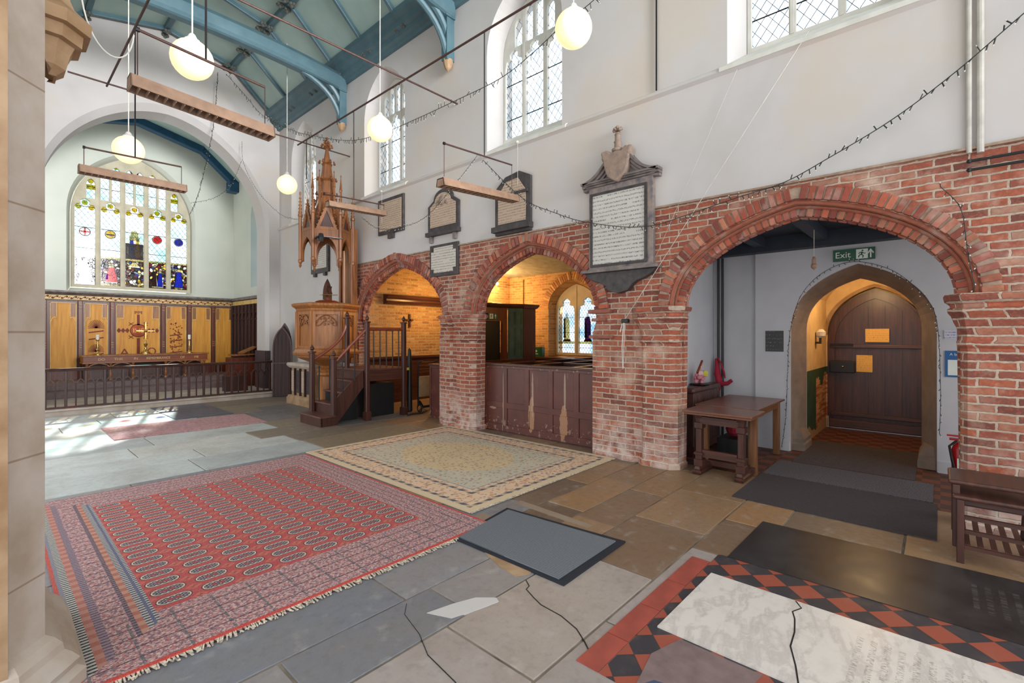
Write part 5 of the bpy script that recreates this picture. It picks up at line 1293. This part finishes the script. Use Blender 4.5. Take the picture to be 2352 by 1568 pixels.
def pulpit_stairs():
    t = thing('pulpit_stairs', 'dark brown wooden staircase with turned posts leading up to the pulpit', 'staircase', (4.2, 8.1, 0))
    zs = [.175, .36, .545, .73, .92]; xs = [3.70, 3.95, 4.15, 4.35, 4.56]
    y0, y1 = 7.75, 8.40
    for i, (z, x) in enumerate(zip(zs[:4], xs[:4])):
        ya = y0-.12 if i == 0 else y0
        MB().box(x, ya, z-.035, x+.29, y1+.02, z).build('tread', 'darkstair', t, bevel=.012)
        MB().box(x+.02, ya+.02, zs[i-1] if i else 0, x+.05, y1, z-.03).build('riser', 'dark', t)
    MB().box(3.74, 7.65, 0, 3.99, 7.67, .14).build('step_side', 'dark', t)
    mb = MB(); mb.plate([[(3.95, .0), (4.05, .0), (4.56, .60), (4.56, .9), (4.35, .73), (3.95, .36)]], 7.73, 7.76, YN); mb.build('stringer', 'dark', t)
    MB().box(4.56, 7.74, .88, 5.46, 8.75, .92).build('platform', 'darkstair', t, bevel=.008); MB().box(4.60, 7.72, .70, 5.42, 7.76, .88).build('platform_fascia', 'darkx', t)
    MB().box(4.58, 7.78, .70, 4.62, 8.7, .88).build('platform_side', 'darky', t); MB().box(4.6, 8.35, .2, 5.2, 8.75, .88).build('platform_back', 'dark', t)
    for x, y, a, b, f in ((3.99, 7.72, .0, 1.13, 1), (3.92, 8.38, .175, 1.22, 0), (4.61, 7.69, 0, 1.76, 1), (5.42, 7.72, 0, 1.76, 1), (4.62, 8.42, .9, 1.85, 0)):
        mb = MB(); newel(mb, x, y, a, b, .055, bool(f)); mb.build('newel_post', 'dark', t, False)
    MB().tube([(3.99, 7.72, 1.05), (4.3, 7.71, 1.36), (4.61, 7.69, 1.66)], .028, 8).build('handrail', 'railred', t, True)
    MB().tube(bez((3.92, 8.38, 1.08), (4.3, 8.38, 1.3), (4.58, 8.4, 1.45), (4.62, 8.42, 1.85), 10), .028, 8).build('handrail', 'railred', t, True)
    MB().tube([(4.61, 7.69, 1.65), (5.42, 7.72, 1.65)], .032, 8).build('handrail', 'railred', t, True)
    for k in range(5):
        x = 4.75+k*.135; MB().tube([(x, 7.70, .92), (x, 7.705, 1.64)], .012, 6).build('baluster', 'black', t)
    for x, z in ((4.15, .545), (4.38, .73)): MB().tube([(x, 7.72, z), (x, 7.71, z+.68)], .011, 6).build('baluster', 'black', t)
    for x, z in ((4.05, .36), (4.25, .545)): MB().tube([(x, 8.38, z), (x, 8.38, z+.62)], .011, 6).build('baluster', 'black', t)
    MB().box(4.14, 7.95, 0, 4.56, 8.3, .5).build('speaker_box', 'black', label='black box tucked under the pulpit stairs', cat='box')
    MB().box(4.70, 7.95, 0, 5.35, 8.33, .62).build('loudspeaker', 'black', label='large black cabinet standing under the pulpit platform', cat='box')
M['darkstair'] = plain('worn_stair_paint', (94, 58, 50), .4, scale=8, var=.2)
M['railred'] = plain('red_brown_handrail', (132, 64, 46), .3)
pulpit_stairs()
def tomb():
    t = thing('chest_tomb', 'stone chest tomb with moulded top and black inscribed panels behind the pulpit', 'tomb', (4.95, 10.45, 0))
    P = [(4.62, 9.90), (5.23, 9.90), (5.23, 10.98), (4.62, 10.98)]
    MB().stack(P, [(0, .05), (.14, .05), (.16, .03), (.18, .03), (.2, 0)]).build('plinth', 'tan', t); MB().stack(P, [(.2, -.02), (.80, -.02)]).build('chest', 'tan', t)
    MB().stack(P, [(.80, .0), (.83, .03), (.86, .05), (.90, .05), (.92, .03)]).build('top_slab', 'lime', t)
    for y in (10.0, 10.5): MB().box(4.625, y, .26, 4.64, y+.16, .76).build('black_panel', 'slate', t); 
    for y in (9.93, 10.2, 10.44, 10.7, 10.94): MB().box(4.60, y-.02, .2, 4.64, y+.02, .8).build('pilaster', 'black_oak', t)
    MB().box(4.625, 10.24, .28, 4.638, 10.40, .74).build('inscribed_panel', 'ins2', t); MB().box(4.625, 10.74, .28, 4.638, 10.90, .74).build('inscribed_panel', 'ins2', t)
tomb()
def door_leaves():
    for i, (x0, y0, x1, y1, lab, h) in enumerate(((4.78, 12.36, 5.16, 12.12, 'dark arched plank door leaf, the front one of two leaning by the chancel arch', 1.74), (4.92, 12.42, 5.2, 12.22, 'dark arched plank door leaf, mostly hidden behind the front one', 1.84))):
        t = thing('arched_door_leaf', lab, 'door leaf', ((x0+x1)/2, (y0+y1)/2, 0), 'leaning door leaves')
        L = math.hypot(x1-x0, y1-y0); dx, dy = (x1-x0)/L, (y1-y0)/L
        fn = lambda u, z, q: (x0+dx*u+dy*q, y0+dy*u-dx*q, z)
        A = arch(0, L, 1.15, h, 8, .6, .45, .85); 
        MB().plate([[(0, .01)]+A+[(L, .01)]], -.03, .02, fn).build('planks', 'black_oak', t)
        mb = MB(); strip(mb, [(0, .02)]+A+[(L, .02)], -.03, .0, .02, .035, fn); mb.build('edge_frame', 'dark', t)
        mb = MB()
        for k in range(1, 5): mb.plate([[(L*k/5-.006, .05), (L*k/5+.006, .05), (L*k/5+.006, h-.2), (L*k/5-.006, h-.2)]], .02, .028, fn)
        mb.plate([[(0, .82), (L, .82), (L, .85), (0, .85)]], .02, .045, fn); mb.build('battens', 'dark', t)
door_leaves()
def stacked_chair():
    t = thing('folding_wheelchair', 'folded chair with cream back panel and black frame beside the stair platform', 'wheelchair', (5.9, 7.9, 0))
    x0, x1, y = 5.86, 6.26, 7.85
    for x in (x0, x1): MB().tube([(x, y, .1), (x, y, .98), (x+.03, y-.1, 1.02)], .018, 8).build('frame_tube', 'black', t)
    MB().box(x0, y-.02, .28, x1, y+.02, .70).build('cream_panel', plain('cream_vinyl', (176, 150, 112), .5), t, bevel=.03)
    for z in (.75, .82, .89, .96): MB().box(x0, y-.03, z, x1, y+.01, z+.03).build('cross_bar', 'chrome', t)
    MB().tube([(x0+.02, y, .2), (x0+.1, y-.02, .08), (x1-.1, y-.02, .08), (x1-.02, y, .2)], .03, 8).build('base_hoop', 'black', t)
    mb = MB()
    for k in range(16): a = k*PI/8; 
    mb.tube([(x0-.08+.0, y-.15+.07*math.cos(k*PI/6), .08+.07*math.sin(k*PI/6)) for k in range(13)], .012, 6); mb.build('caster_wheel', 'black', t)
    t = thing('rolled_banner_pole', 'black padded pole standing upright beside the stair platform', 'pole', (5.72, 7.95, 0))
    MB().lathe([(.05, 0), (.06, .02), (.05, .5), (.045, 1.0), (.03, 1.25), (.001, 1.28)], (5.72, 7.95, 0), 10).build('pole', 'black', t)
    MB().tube([(5.35, 7.5, .02), (5.5, 7.55, .02), (5.7, 7.5, .02), (5.85, 7.55, .04), (5.8, 7.65, .1), (5.68, 7.6, .04)], .012, 6).build('cable', 'black', label='loose black cable on the floor by the stair platform', cat='cable')
    for y, z in ((7.655, .86),): MB().box(5.45, y, z, 5.5, y+.01, z+.05).build('yellow_tag', 'yellow', label='small yellow tag hanging on the right stair post', cat='tag')
stacked_chair()
# ================================================================== chancel furniture
def altar_rail():
    t = thing('altar_rail', 'long dark oak altar rail with arched tracery balustrade on the stone step', 'altar rail', (2.4, 12.6, .12))
    y = 12.6; x0, x1 = -.2, 4.92
    MB().plate([[(y-.06, .84), (y-.07, .87), (y-.05, .895), (y+.05, .895), (y+.07, .87), (y+.06, .84)]], x0, x1, lambda a, b, d: (d, a, b)).build('top_rail', 'rail', t)
    MB().box(x0, y-.03, .70, x1, y+.03, .72) if False else None
    MB().box(x0, y-.035, .12, x1, y+.035, .155).build('bottom_rail', 'rail', t)
    k = 0; x = -.13
    while x < x1+.02:
        MB().box(x-.022, y-.03, .15, x+.022, y+.03, .85).build('post', 'rail', t, bevel=.006)
        if x+.145 < x1:
            MB().box(x+.145-.011, y-.015, .15, x+.145+.011, y+.015, .62).build('baluster', 'black_oak', t)
            mb = MB()
            for s in (0, 1):
                c = x+.072+.145*s; A = arch(c-.062, c+.062, .56, .68, 5, .55, .5, .85); strip(mb, A, -.012, .006, y-.014, y+.014, YN)
            mb.box(x+.072-.006, y-.012, .68, x+.072+.006, y+.012, .85).box(x+.217-.006, y-.012, .68, x+.217+.006, y+.012, .85)
            mb.build('tracery', 'rail', t)
        x += .2905; k += 1
altar_rail()
def altar():
    t = thing('altar', 'oak altar table with gilt lettered frieze and turned columns', 'altar', (2.9, 15.75, .4))
    x0, x1, y0, y1 = 1.58, 4.22, 15.5, 16.05
    MB().box(x0-.03, y0-.03, 1.0, x1+.03, y1, 1.035).build('table_slab', 'oak', t, bevel=.006)
    MB().box(x0, y0, .84, x1, y1, 1.0).build('frieze', 'altarwood', t); MB().box(x0-.015, y0-.015, .83, x1+.015, y1, .85).build('lower_moulding', 'oak', t)
    tx = [('DO', 1.92), ('THIS', 2.25), ('IN', 2.60), ('REMEMBRANCE', 3.08), ('OF', 3.62), ('ME', 3.95)]
    for s, x in tx: text('gilt_lettering', s, .085 if s != 'REMEMBRANCE' else .075, (x, y0-.001, .925), ROT_E, 'gilt', t, .003)
    for i, x in enumerate((1.65, 2.1, 2.55, 3.25, 3.7, 4.15)):
        m = MB(); m.lathe([(.035, .40), (.035, .44), (.02, .46), (.03, .52), (.032, .56), (.018, .60), (.02, .72), (.03, .76), (.02, .78), (.035, .80), (.035, .84)], (x, y0+.05, 0), 12); m.build('column', 'oak', t, True)
    for a in (1.65, 2.1, 3.25, 3.7): mb = MB(); strip(mb, arch(a+.03, a+.42, .72, .82, 6), 0, .02, y0+.03, y0+.07, YN); mb.build('arch', 'oak', t)
    MB().box(1.62, y1-.06, .4, 4.18, y1, .84).build('rear_board', 'darkx', t)
    t = thing('altar_cross', 'tall brass altar cross on a stepped round foot at the centre of the altar', 'cross', (2.84, 15.7, 1.035))
    MB().lathe([(.13, 0), (.13, .02), (.10, .03), (.10, .05), (.06, .07), (.03, .12), (.035, .15), (.02, .18), (.04, .24), (.045, .27), (.015, .31), (.012, .42)], (2.84, 15.7, 1.035), 14).build('base', 'brass', t, True)
    MB().box(2.825, 15.69, 1.45, 2.855, 15.71, 1.86).box(2.66, 15.69, 1.63, 3.02, 15.71, 1.665).ball((2.84, 15.69, 1.647), .045, 8).ball((2.84, 15.7, 1.87), .03, 6).ball((2.65, 15.7, 1.647), .03, 6).ball((3.03, 15.7, 1.647), .03, 6).build('cross', 'brass', t)
    def cs(x, lab):
        t = thing('candlestick', lab, 'candlestick', (x, 15.7, 1.035), 'altar candlesticks')
        MB().lathe([(.085, 0), (.085, .02), (.06, .035), (.03, .06), (.018, .09), (.04, .13), (.018, .16), (.025, .25), (.015, .28), (.02, .36), (.045, .38), (.045, .39)], (x, 15.7, 1.035), 12).build('stick', 'brass', t, True)
        MB().lathe([(.035, 0), (.036, .11), (.028, .12), (.001, .122)], (x, 15.7, 1.425), 12).build('candle', 'wax', t, True); MB().tube([(x, 15.7, 1.54), (x, 15.7, 1.56)], .003, 5).build('wick', 'black', t)
    cs(1.87, 'brass candlestick with thick white candle on the left end of the altar'); cs(3.83, 'brass candlestick with thick white candle on the right end of the altar')
M['altarwood'] = wood('red_oak_frieze', (148, 72, 30), (104, 44, 18), .35, axis='x')
altar()
def reredos():
    t = thing('reredos', 'carved oak and gilded panelled screen behind the altar', 'panelled screen', (2.6, 16.5, .3))
    Y = 16.5; MB().box(.11, Y, .26, 5.22, 16.59, 2.42).build('backing', 'redwood', t)
    MB().plate([[(Y-.08, 2.58), (Y-.13, 2.62), (Y-.13, 2.66), (16.59, 2.68), (16.59, 2.40), (Y, 2.40), (Y-.02, 2.55)]], .11, 5.22, lambda a, b, d: (d, a, b)).build('cornice', 'greystone', t)
    MB().box(.11, Y-.025, 2.44, 5.22, Y, 2.55).build('frieze_band', 'gilt', t)
    mb = MB()
    for k in range(58):
        x = .15+k*.087; mb.ball((x, Y-.03, 2.495+.02*(-1)**k), .026, 6, sy=.5); mb.beam((x+.02, Y-.03, 2.47), (x+.06, Y-.03, 2.52), .012, .012)
    mb.build('carved_leaves', 'redbrown', t)
    pan = [(.42, .86), (1.06, 1.55), (1.70, 2.17), (2.34, 3.30), (3.45, 3.94), (4.08, 4.57), (4.70, 5.18)]
    for i, (a, b) in enumerate(pan):
        z0, z1 = .62, 2.36
        MB().box(a, Y-.008, z0, b, Y, z1).build('gilded_panel', 'gold', t)
        mb = MB(); g = .014
        for q in ((a, z0, a+g, z1), (b-g, z0, b, z1), (a, z0, b, z0+g), (a, z1-g, b, z1)): mb.box(q[0], Y-.03, q[1], q[2], Y, q[3])
        w = b-a; zz = 2.0
        for s in (0, 1):
            X = (lambda u: a+b-u) if s else (lambda u: u)
            mm = w*.24 if w < .7 else w*.17
            p = bez((X(a+.02), Y-.02, zz-.12), (X(a+.03), Y-.02, zz-.02), (X(a+.09), Y-.02, zz), (X(a+mm-.01), Y-.02, zz-.02), 5); mb.tube(p, .009, 5); mb.ball((X(a+mm-.01), Y-.02, zz-.03), .02, 6)
            mb.box(X(a+mm-.006), Y-.026, zz, X(a+mm+.006), Y, z1)
        mb.build('gilt_moulding', 'gilt', t)
        for s in (0, 1):
            X = (lambda u: a+b-u) if s else (lambda u: u); mm = w*.24 if w < .7 else w*.17
            MB().box(X(a+.02), Y-.011, zz+.01, X(a+mm-.01), Y-.007, z1-.02).build('dark_corner_panel', 'oak', t)
    for x in (.15, .96, 1.62, 2.255, 3.375, 4.01, 4.635):
        m = MB(); m.box(x-.045, Y-.07, .3, x+.045, Y, 2.42); m.build('pilaster', 'redwood', t, bevel=.012)
        m = MB()
        for z in (2.30, 2.22, 1.32, 1.26, 1.20, .62): m.box(x-.03, Y-.095, z, x+.03, Y-.06, z+.03)
        m.build('pilaster_bands', 'oak', t)
    # stencilled emblems
    mb = MB(); yy = Y-.012
    def B(x0, z0, x1, z1): mb.box(x0, yy, z0, x1, Y-.006, z1)
    c = 2.82; B(c-.035, .75, c+.035, 1.45); B(c-.03, 1.8, c+.03, 2.1)
    for k in range(5): B(c-.08+k*.035, 2.12+.02*(k % 2), c-.06+k*.035, 2.2)
    for s in (-1, 1):
        for q in (.24, .33, .42): mb.plate([[(c+s*(q-.05), 1.66), (c+s*q, 1.73), (c+s*(q+.05), 1.66), (c+s*q, 1.59)]], yy, Y-.006, YN)
        for z in (1.48, 1.84):
            mb.beam((c+s*.16-.05, yy, z-.04), (c+s*.16+.05, yy, z+.04), .01, .016); mb.beam((c+s*.16-.05, yy, z+.04), (c+s*.16+.05, yy, z-.04), .01, .016)
    strip(mb, [(c+.17*math.cos(k*PI/12), 1.66+.17*math.sin(k*PI/12)) for k in range(25)], -.016, .016, yy, Y-.006, YN)
    mb.build('stencilled_cross', 'redbrown', t); MB().lathe([(.001, 0), (.15, 0)], (0, 0, 0), 20) if False else None
    MB().plate([[(c+.15*math.cos(k*PI/10), 1.66+.15*math.sin(k*PI/10)) for k in range(20)]], Y-.014, Y-.008, YN).build('roundel', plain('orange_red', (196, 84, 30), .6), t)
    text('roundel_letters', 'IHS', .17, (c, Y-.014, 1.655), ROT_E, 'gilt', t, .003); text('stencilled_letter', 'A', .3, (c-.30, Y-.008, 1.05), ROT_E, 'redbrown', t, .004, 1.15); text('stencilled_letter', '\u03a9', .3, (c+.30, Y-.008, 1.05), ROT_E, 'redbrown', t, .004)
    mb = MB(); c = 1.935
    for k in range(17):
        a = PI*(k/16.0); mb.beam((c, yy, 1.72), (c+.17*math.cos(a), yy, 1.72+.22*math.sin(a)), .006, .012)
        mb.beam((c, yy, 1.1), (c+.16*math.cos(a), yy, 1.1+.2*math.sin(a)), .006, .012)
    for z in (1.6, 1.42, 1.0): mb.beam((c-.15, yy, z), (c+.15, yy, z+.05), .006, .03)
    mb.build('stencilled_wheat', 'redbrown', t)
    mb = MB(); c = 3.695
    for k in range(60): mb.ball((c+random.uniform(-.15, .15), yy, .8+k*.0185), random.uniform(.012, .026), 6, sy=.3)
    for z in (1.52, 1.36, 1.18, 1.02): mb.beam((c-.15, yy, z), (c+.15, yy, z+.04), .006, .03)
    mb.build('stencilled_vine', 'redbrown', t)
    # north side panelling
    t = thing('side_panelling', 'dark oak panelling with gilt frieze returning along the side of the chancel', 'wall panelling', (5.2, 15.3, .2))
    MB().box(5.16, 13.95, .12, 5.23, 16.36, 2.44).build('backing', 'dark', t); MB().box(5.10, 13.95, 2.58, 5.23, 16.36, 2.66).build('cornice', 'greystone', t); MB().box(5.14, 13.95, 2.44, 5.17, 16.36, 2.56).build('frieze_band', 'gilt', t)
    for k in range(9): y = 14.0+k*.3; MB().box(5.11, y-.03, .2, 5.17, y+.03, 2.44).build('rib', 'black_oak', t, bevel=.01)
    mb = MB()
    for k in range(8): y = 14.15+k*.3; strip(mb, arch(y-.11, y+.11, 2.05, 2.2, 5), 0, .02, 5.13, 5.17, XN); mb.ball((5.14, y, 2.0), .03, 6)
    mb.build('tracery', 'dark', t)
    t = thing('lectern_desk', 'oak desk with sloping top behind the right end of the altar rail', 'desk', (4.8, 14.6, .12))
    MB().box(4.45, 14.3, .12, 5.08, 14.75, .92).build('body', 'redwood', t, bevel=.01); MB().beam((4.5, 14.5, .98), (5.08, 14.5, 1.0), .45, .03).build('sloping_top', 'oak', t)
    MB().beam((4.72, 14.45, 1.03), (5.10, 14.45, 1.2), .32, .04).build('open_book', 'oak', label='large open book propped on the chancel desk', cat='book')
    MB().box(4.0, 13.2, .12, 4.5, 13.5, .5).build('kneeler', 'dark', label='low dark kneeling stool behind the altar rail', cat='stool')
M['redwood'] = wood('red_brown_oak', (124, 58, 34), (84, 36, 22), .35, axis='z')
reredos()

# ================================================================== things hanging in the nave
def globes():
    first = None
    for (x, y, z, lab) in ((4.26, 2.95, 4.86, 'nearest white globe lamp, beside the tall leaded window at the top'), (4.28, 6.75, 4.88, 'white globe lamp hanging before the second window from the pulpit'), (4.28, 10.3, 4.73, 'white globe lamp nearest the chancel arch corner, low on the right row'),
                           (1.46, 5.88, 4.46, 'large white globe lamp hanging over the big strip light on the left'), (1.43, 9.05, 4.32, 'white globe lamp hanging in front of the chancel arch, above the east window')):
        if first is None:
            t = thing('globe_lamp', lab, 'pendant lamp', (x, y, z), 'white globe lamps'); first = t
            g = MB().ball((x, y, z), .2, 28).build('glass_globe', 'globe', t, True); g.visible_shadow = True
            MB().lathe([(.07, .17), (.075, .2), (.05, .22), (.03, .26), (.008, .28)], (x, y, z), 16).build('gallery', 'white', t); MB().tube([(x, y, z+.26), (x, y, z+3.0)], .008, 6).build('flex', 'wirew', t)
        else: clone(first, (x, y, z), lab, 'white globe lamps')
globes()
def strip_light(x0, x1, y, za, zb, lab, near=False, top=3.85):
    t = thing('strip_light', lab, 'strip light', ((x0+x1)/2, y, min(za, zb)), 'hanging strip lights')
    fn = lambda u, w, h: (x0+(x1-x0)*u, y+w, za+(zb-za)*u+h)
    mb = MB(); prof = [(-.075, .0), (-.055, .09), (.055, .09), (.075, .0), (.065, .0), (.048, .08), (-.048, .08), (-.065, .0)]
    vs = [fn(u, w, h) for u in (0, 1) for w, h in prof]; n = len(prof)
    mb.add(vs, [(i, (i+1) % n, n+(i+1) % n, n+i) for i in range(n)]+[tuple(range(n)), tuple(range(n, 2*n))]); mb.build('housing', 'fixture', t)
    m2 = MB()
    for u0, u1 in ((0, .01), (.99, 1)): m2 = MB(); m2.add([fn(u, w, h) for u in (u0, u1) for w, h in prof[:4]], [(0, 1, 2, 3), (7, 6, 5, 4), (0, 1, 5, 4), (1, 2, 6, 5), (2, 3, 7, 6), (3, 0, 4, 7)]); m2.build('end_cap', 'fixture', t)
    for k in range(1, 18): u = k/18; MB().beam(fn(u, -.06, .012), fn(u, .06, .012), .006, .035).build('louvre', 'fixture', t)
    MB().tube([fn(.05, 0, .06), fn(.95, 0, .06)], .013, 8).build('lamp_tube', 'white', t)
    return t
def frame():
    z = 5.4
    def rod(name, a, b, lab, r=.014, m='rust'): return MB().tube([a, b], r, 8).build(name, m, label=lab, cat='iron rod', group='iron suspension rods')
    rod('suspension_rod', (4.24, 9.7, z), (4.24, 1.8, z), 'long iron rod running along the nave in front of the right-hand windows')
    rod('suspension_rod', (1.25, 9.6, z), (1.25, 1.8, z), 'iron rod running along the left side of the nave towards the chancel arch')
    rod('suspension_rod', (.8, 9.54, z+.02), (5.30, 9.54, z+.02), 'iron cross rod furthest away, in front of the chancel arch')
    rod('suspension_rod', (.3, 6.02, z+.02), (5.30, 6.02, z+.02), 'rusty iron cross rod nearest the camera, crossing the blue beam')
    for (x0, x1, y, za, zb, hx, sx0, sx1, sz, lab) in ((.73, 1.60, 4.3, 3.75, 3.67, 1.16, .68, 1.66, 3.27, 'thin bar carrying the big strip light on the left'), (.77, 1.74, 7.5, 3.76, 3.78, 1.25, .72, 1.79, 3.45, 'thin bar above the strip light in front of the east window'),
                                        (3.71, 4.84, 7.5, 3.86, 3.90, 4.24, 3.76, 4.86, 3.68, 'thin bar above the strip light beside the pulpit canopy'), (3.58, 4.76, 4.3, 3.78, 3.84, 4.24, 3.52, 4.84, 3.31, 'thin bar above the strip light near the middle tablets')):
        t = thing('light_bar', lab, 'hanging bar', ((x0+x1)/2, y, 3.8), 'hanging light bars')
        MB().tube([(x0, y, za), (x1, y, zb)], .011, 8).build('bar', 'rust', t); MB().tube([(hx, y, za+(zb-za)*(hx-x0)/(x1-x0)), (hx, y, z)], .008, 8).build('drop_rod', 'iron', t)
        for x, zz, xe in ((x0, za, max(x0, sx0+.03)), (x1, zb, min(x1, sx1-.03))): MB().tube([(x, y, zz), (xe, y, sz+.085)], .004, 5).build('chain', 'rust', t)
        MB().tube([(x0-.01, y, za), (x0+.012, y, za)], .018, 8).build('end_collar', 'iron', t)
    MB().tube([(4.24, 9.3, z), (4.24, 9.3, 4.62)], .008, 6).build('drop_rod', 'iron', label='short iron rod hanging free beside the lamp nearest the chancel corner', cat='iron rod')
    strip_light(.68, 1.66, 4.3, 3.31, 3.24, 'large tan strip light with open louvres at upper left'); strip_light(.72, 1.79, 7.5, 3.45, 3.45, 'strip light crossing in front of the stained glass east window')
    strip_light(3.76, 4.86, 7.5, 3.66, 3.70, 'strip light hanging beside the pulpit canopy'); strip_light(3.52, 4.84, 4.3, 3.27, 3.35, 'strip light hanging in front of the middle wall tablets')
frame()
def string(name, pts, lab, sag=0, every=.055, L=.045, r=.0045, grp='fairy light strings', m='wire'):
    t = thing(name, lab, 'string lights', pts[0], grp)
    P = [Vector(p) for p in pts]; out = []
    for i in range(len(P)-1):
        p0, p1, p2, p3 = P[max(i-1, 0)], P[i], P[i+1], P[min(i+2, len(P)-1)]
        for k in range(6):
            u = k/6; out.append(.5*((2*p1)+(-p0+p2)*u+(2*p0-5*p1+4*p2-p3)*u*u+(-p0+3*p1-3*p2+p3)*u*u*u))
    out.append(P[-1]); MB().tube(out, r, 5).build('cable', m, t)
    ln = sum((out[i+1]-out[i]).length for i in range(len(out)-1)); n = int(ln/every); R = resample([tuple(p) for p in out], max(2, n)); mb = MB(); ml = MB()
    for i, p in enumerate(R):
        d = Vector((random.uniform(-.35, .35), random.uniform(-.6, .6), random.choice((-1, -1, -1, 1))*random.uniform(.6, 1))).normalized(); q = Vector(p)+d*L
        mb.tube([p, tuple(q)], r*1.1, 4, False); ml.tube([tuple(q), tuple(q+d*.012)], .004, 4)
    a = mb.build('lamp_stalks', m, t); b = ml.build('small_lamps', 'led', t)
    for o in (a, b): o['kind'] = 'stuff'
    return t
string('string_lights', [(5.2, -.8, 4.2), (5.2, -.46, 3.95), (5.2, -.1, 3.66), (5.2, .31, 3.39), (5.2, .78, 3.17), (5.2, 1.13, 3.03), (5.2, 1.53, 2.97), (5.2, 1.88, 2.91), (5.2, 2.17, 2.86), (5.12, 2.44, 2.8), (5.12, 2.82, 2.84), (5.1, 3.38, 2.99), (5.1, 3.79, 3.16), (5.1, 4.41, 3.49), (5.1, 5.2, 4.22)], 'long dark string of fairy lights sagging across the wall over the brick arches')
string('string_lights', [(4.6, 2.5, 5.5), (4.6, 2.9, 5.33), (4.6, 3.36, 5.23), (4.6, 3.79, 5.09), (4.6, 4.36, 4.97), (4.6, 5.23, 4.97), (4.6, 6.17, 4.99), (4.6, 7.16, 5.04), (4.6, 8.34, 5.23), (4.6, 10.17, 5.87), (4.6, 11.3, 6.37), (4.46, 12.2, 6.88), (4.07, 12.2, 7.23), (3.7, 12.2, 7.54)], 'dark string of fairy lights looping through the air past the globe lamps', L=.07, every=.07)
string('string_lights', [(3.76, 13.0, 7.9), (3.66, 13.0, 6.56), (3.39, 13.0, 5.03), (3.19, 13.0, 4.38)], 'string of fairy lights hanging down in front of the chancel arch', L=.06)
string('string_lights', [(4.29, 13.0, 6.39), (4.32, 13.0, 5.9), (4.54, 13.0, 5.41), (4.85, 13.0, 5.03), (5.15, 12.65, 4.63), (5.15, 11.63, 4.37), (5.15, 10.4, 4.2)], 'thin string of fairy lights from the chancel arch to the pulpit canopy', r=.003, L=.03)
string('string_lights', [(4.32, 13.12, 5.93), (4.07, 13.12, 5.26), (3.69, 13.12, 4.86), (3.24, 13.12, 4.66)], 'short loop of fairy lights across the blue chancel roof rib', r=.003, L=.03)
string('string_lights', [(4.9, 8.35, 3.82), (4.9, 7.77, 3.52), (4.9, 6.95, 3.44), (4.9, 6.33, 3.52), (4.9, 5.68, 3.86), (4.9, 5.13, 4.21)], 'thin loop of fairy lights hanging below the first two tan tablets', r=.003, L=.03)
string('string_lights', [(7.1, 1.57, .05), (7.1, 1.52, .5), (7.1, 1.50, 1.08), (7.1, 1.47, 1.6), (7.1, 1.35, 2.05), (7.1, 1.11, 2.33), (7.1, .79, 2.44), (7.1, .42, 2.30), (7.1, .15, 2.0), (7.1, .03, 1.69), (7.1, .0, .91), (7.1, .01, .45)], 'string of fairy lights framing the pointed stone doorway', r=.003, L=.03)
string('string_lights', [(5.20, 2.05, 2.35), (5.18, 2.2, 2.25), (5.22, 2.3, 2.12)], 'short tangle of fairy lights beside the left foot of the wide arch', r=.003, L=.03) if False else None
string('string_lights', [(5.2, .0, 2.75), (5.2, -.12, 2.55), (5.2, -.16, 2.2), (5.2, -.2, 1.92)], 'thin string of fairy lights down the right end of the wide arch', r=.003, L=.03)
def ropes():
    MB().tube([(5.19, 2.85, 1.72), (5.26, .93, 4.45)], .0035, 6).build('cord', 'wirew', label='pale cord stretched from the brick pier cleat up to the top window sill', cat='cord')
    MB().tube([(5.28, 2.49, 2.46), (5.27, 1.58, 4.33)], .002, 5).build('cord', 'wirew', label='thinner pale cord running up the wall left of the main cord', cat='cord')
    t = thing('rope_cleat', 'black cleat on the brick pier with a looped rope hanging from it', 'cleat', (5.22, 2.86, 1.7))
    MB().box(5.18, 2.80, 1.69, 5.24, 2.89, 1.74).build('cleat', 'black', t, bevel=.01); MB().tube([(5.19, 2.86, 1.70), (5.18, 2.875, 1.4), (5.19, 2.87, 1.13)], .006, 6).tube([(5.19, 2.845, 1.70), (5.19, 2.855, 1.4), (5.19, 2.865, 1.16)], .005, 6).tube([(5.19, 2.88, 1.68), (5.18, 2.90, 1.58)], .006, 6).ball((5.19, 2.866, 1.15), .015, 6).build('rope', 'wirew', t)
    for i, (y, z0) in enumerate(((-.17, 3.0), (-.235, 2.99))):
        MB().tube([(XW-.03, y, 6.0), (XW-.03, y, z0)], .017 if i == 0 else .022, 10).build('wall_pipe', 'pvc', label=('narrower cream pipe running down the white wall at the right' if i == 0 else 'wider cream pipe running down the white wall at the far right'), cat='pipe', group='cream wall pipes')
    for i, z in enumerate((2.93, 2.86)):
        MB().tube([(XW-.05, -.17, z), (XW-.05, -1.4, z)], .011, 8).ball((XW-.05, -.17, z), .018, 8).build('black_conduit', 'black', label=('upper black conduit on the brickwork at the far right' if i == 0 else 'lower black conduit on the brickwork at the far right'), cat='pipe', group='black conduits')
    MB().tube([(XW-.02, 2.48, 4.42), (XW-.02, 2.48, 5.9)], .01, 8).build('wall_rod', 'iron', label='dark rod standing on the string course between two windows', cat='iron rod')
    MB().tube(bez((.43, 4.3, 3.82), (.48, 4.3, 3.42), (.69, 4.3, 3.40), (.71, 4.3, 3.7), 16), .005, 6).build('flex_loop', 'wirew', label='pale flex looping from the stone corbel to the big strip light', cat='cord')
    for y in (4.62, 8.2):
        MB().tube([(XW-.06, y, 4.36), (XW-.06, y, 3.75)], .003, 5).ball((XW-.07, y, 4.38), .025, 6).build('pull_cord', 'wirew', label=('cord hanging from the sill of the tall window above the middle tablets' if y < 5 else 'cord hanging from the sill of the window above the first tablet'), cat='cord')
ropes()
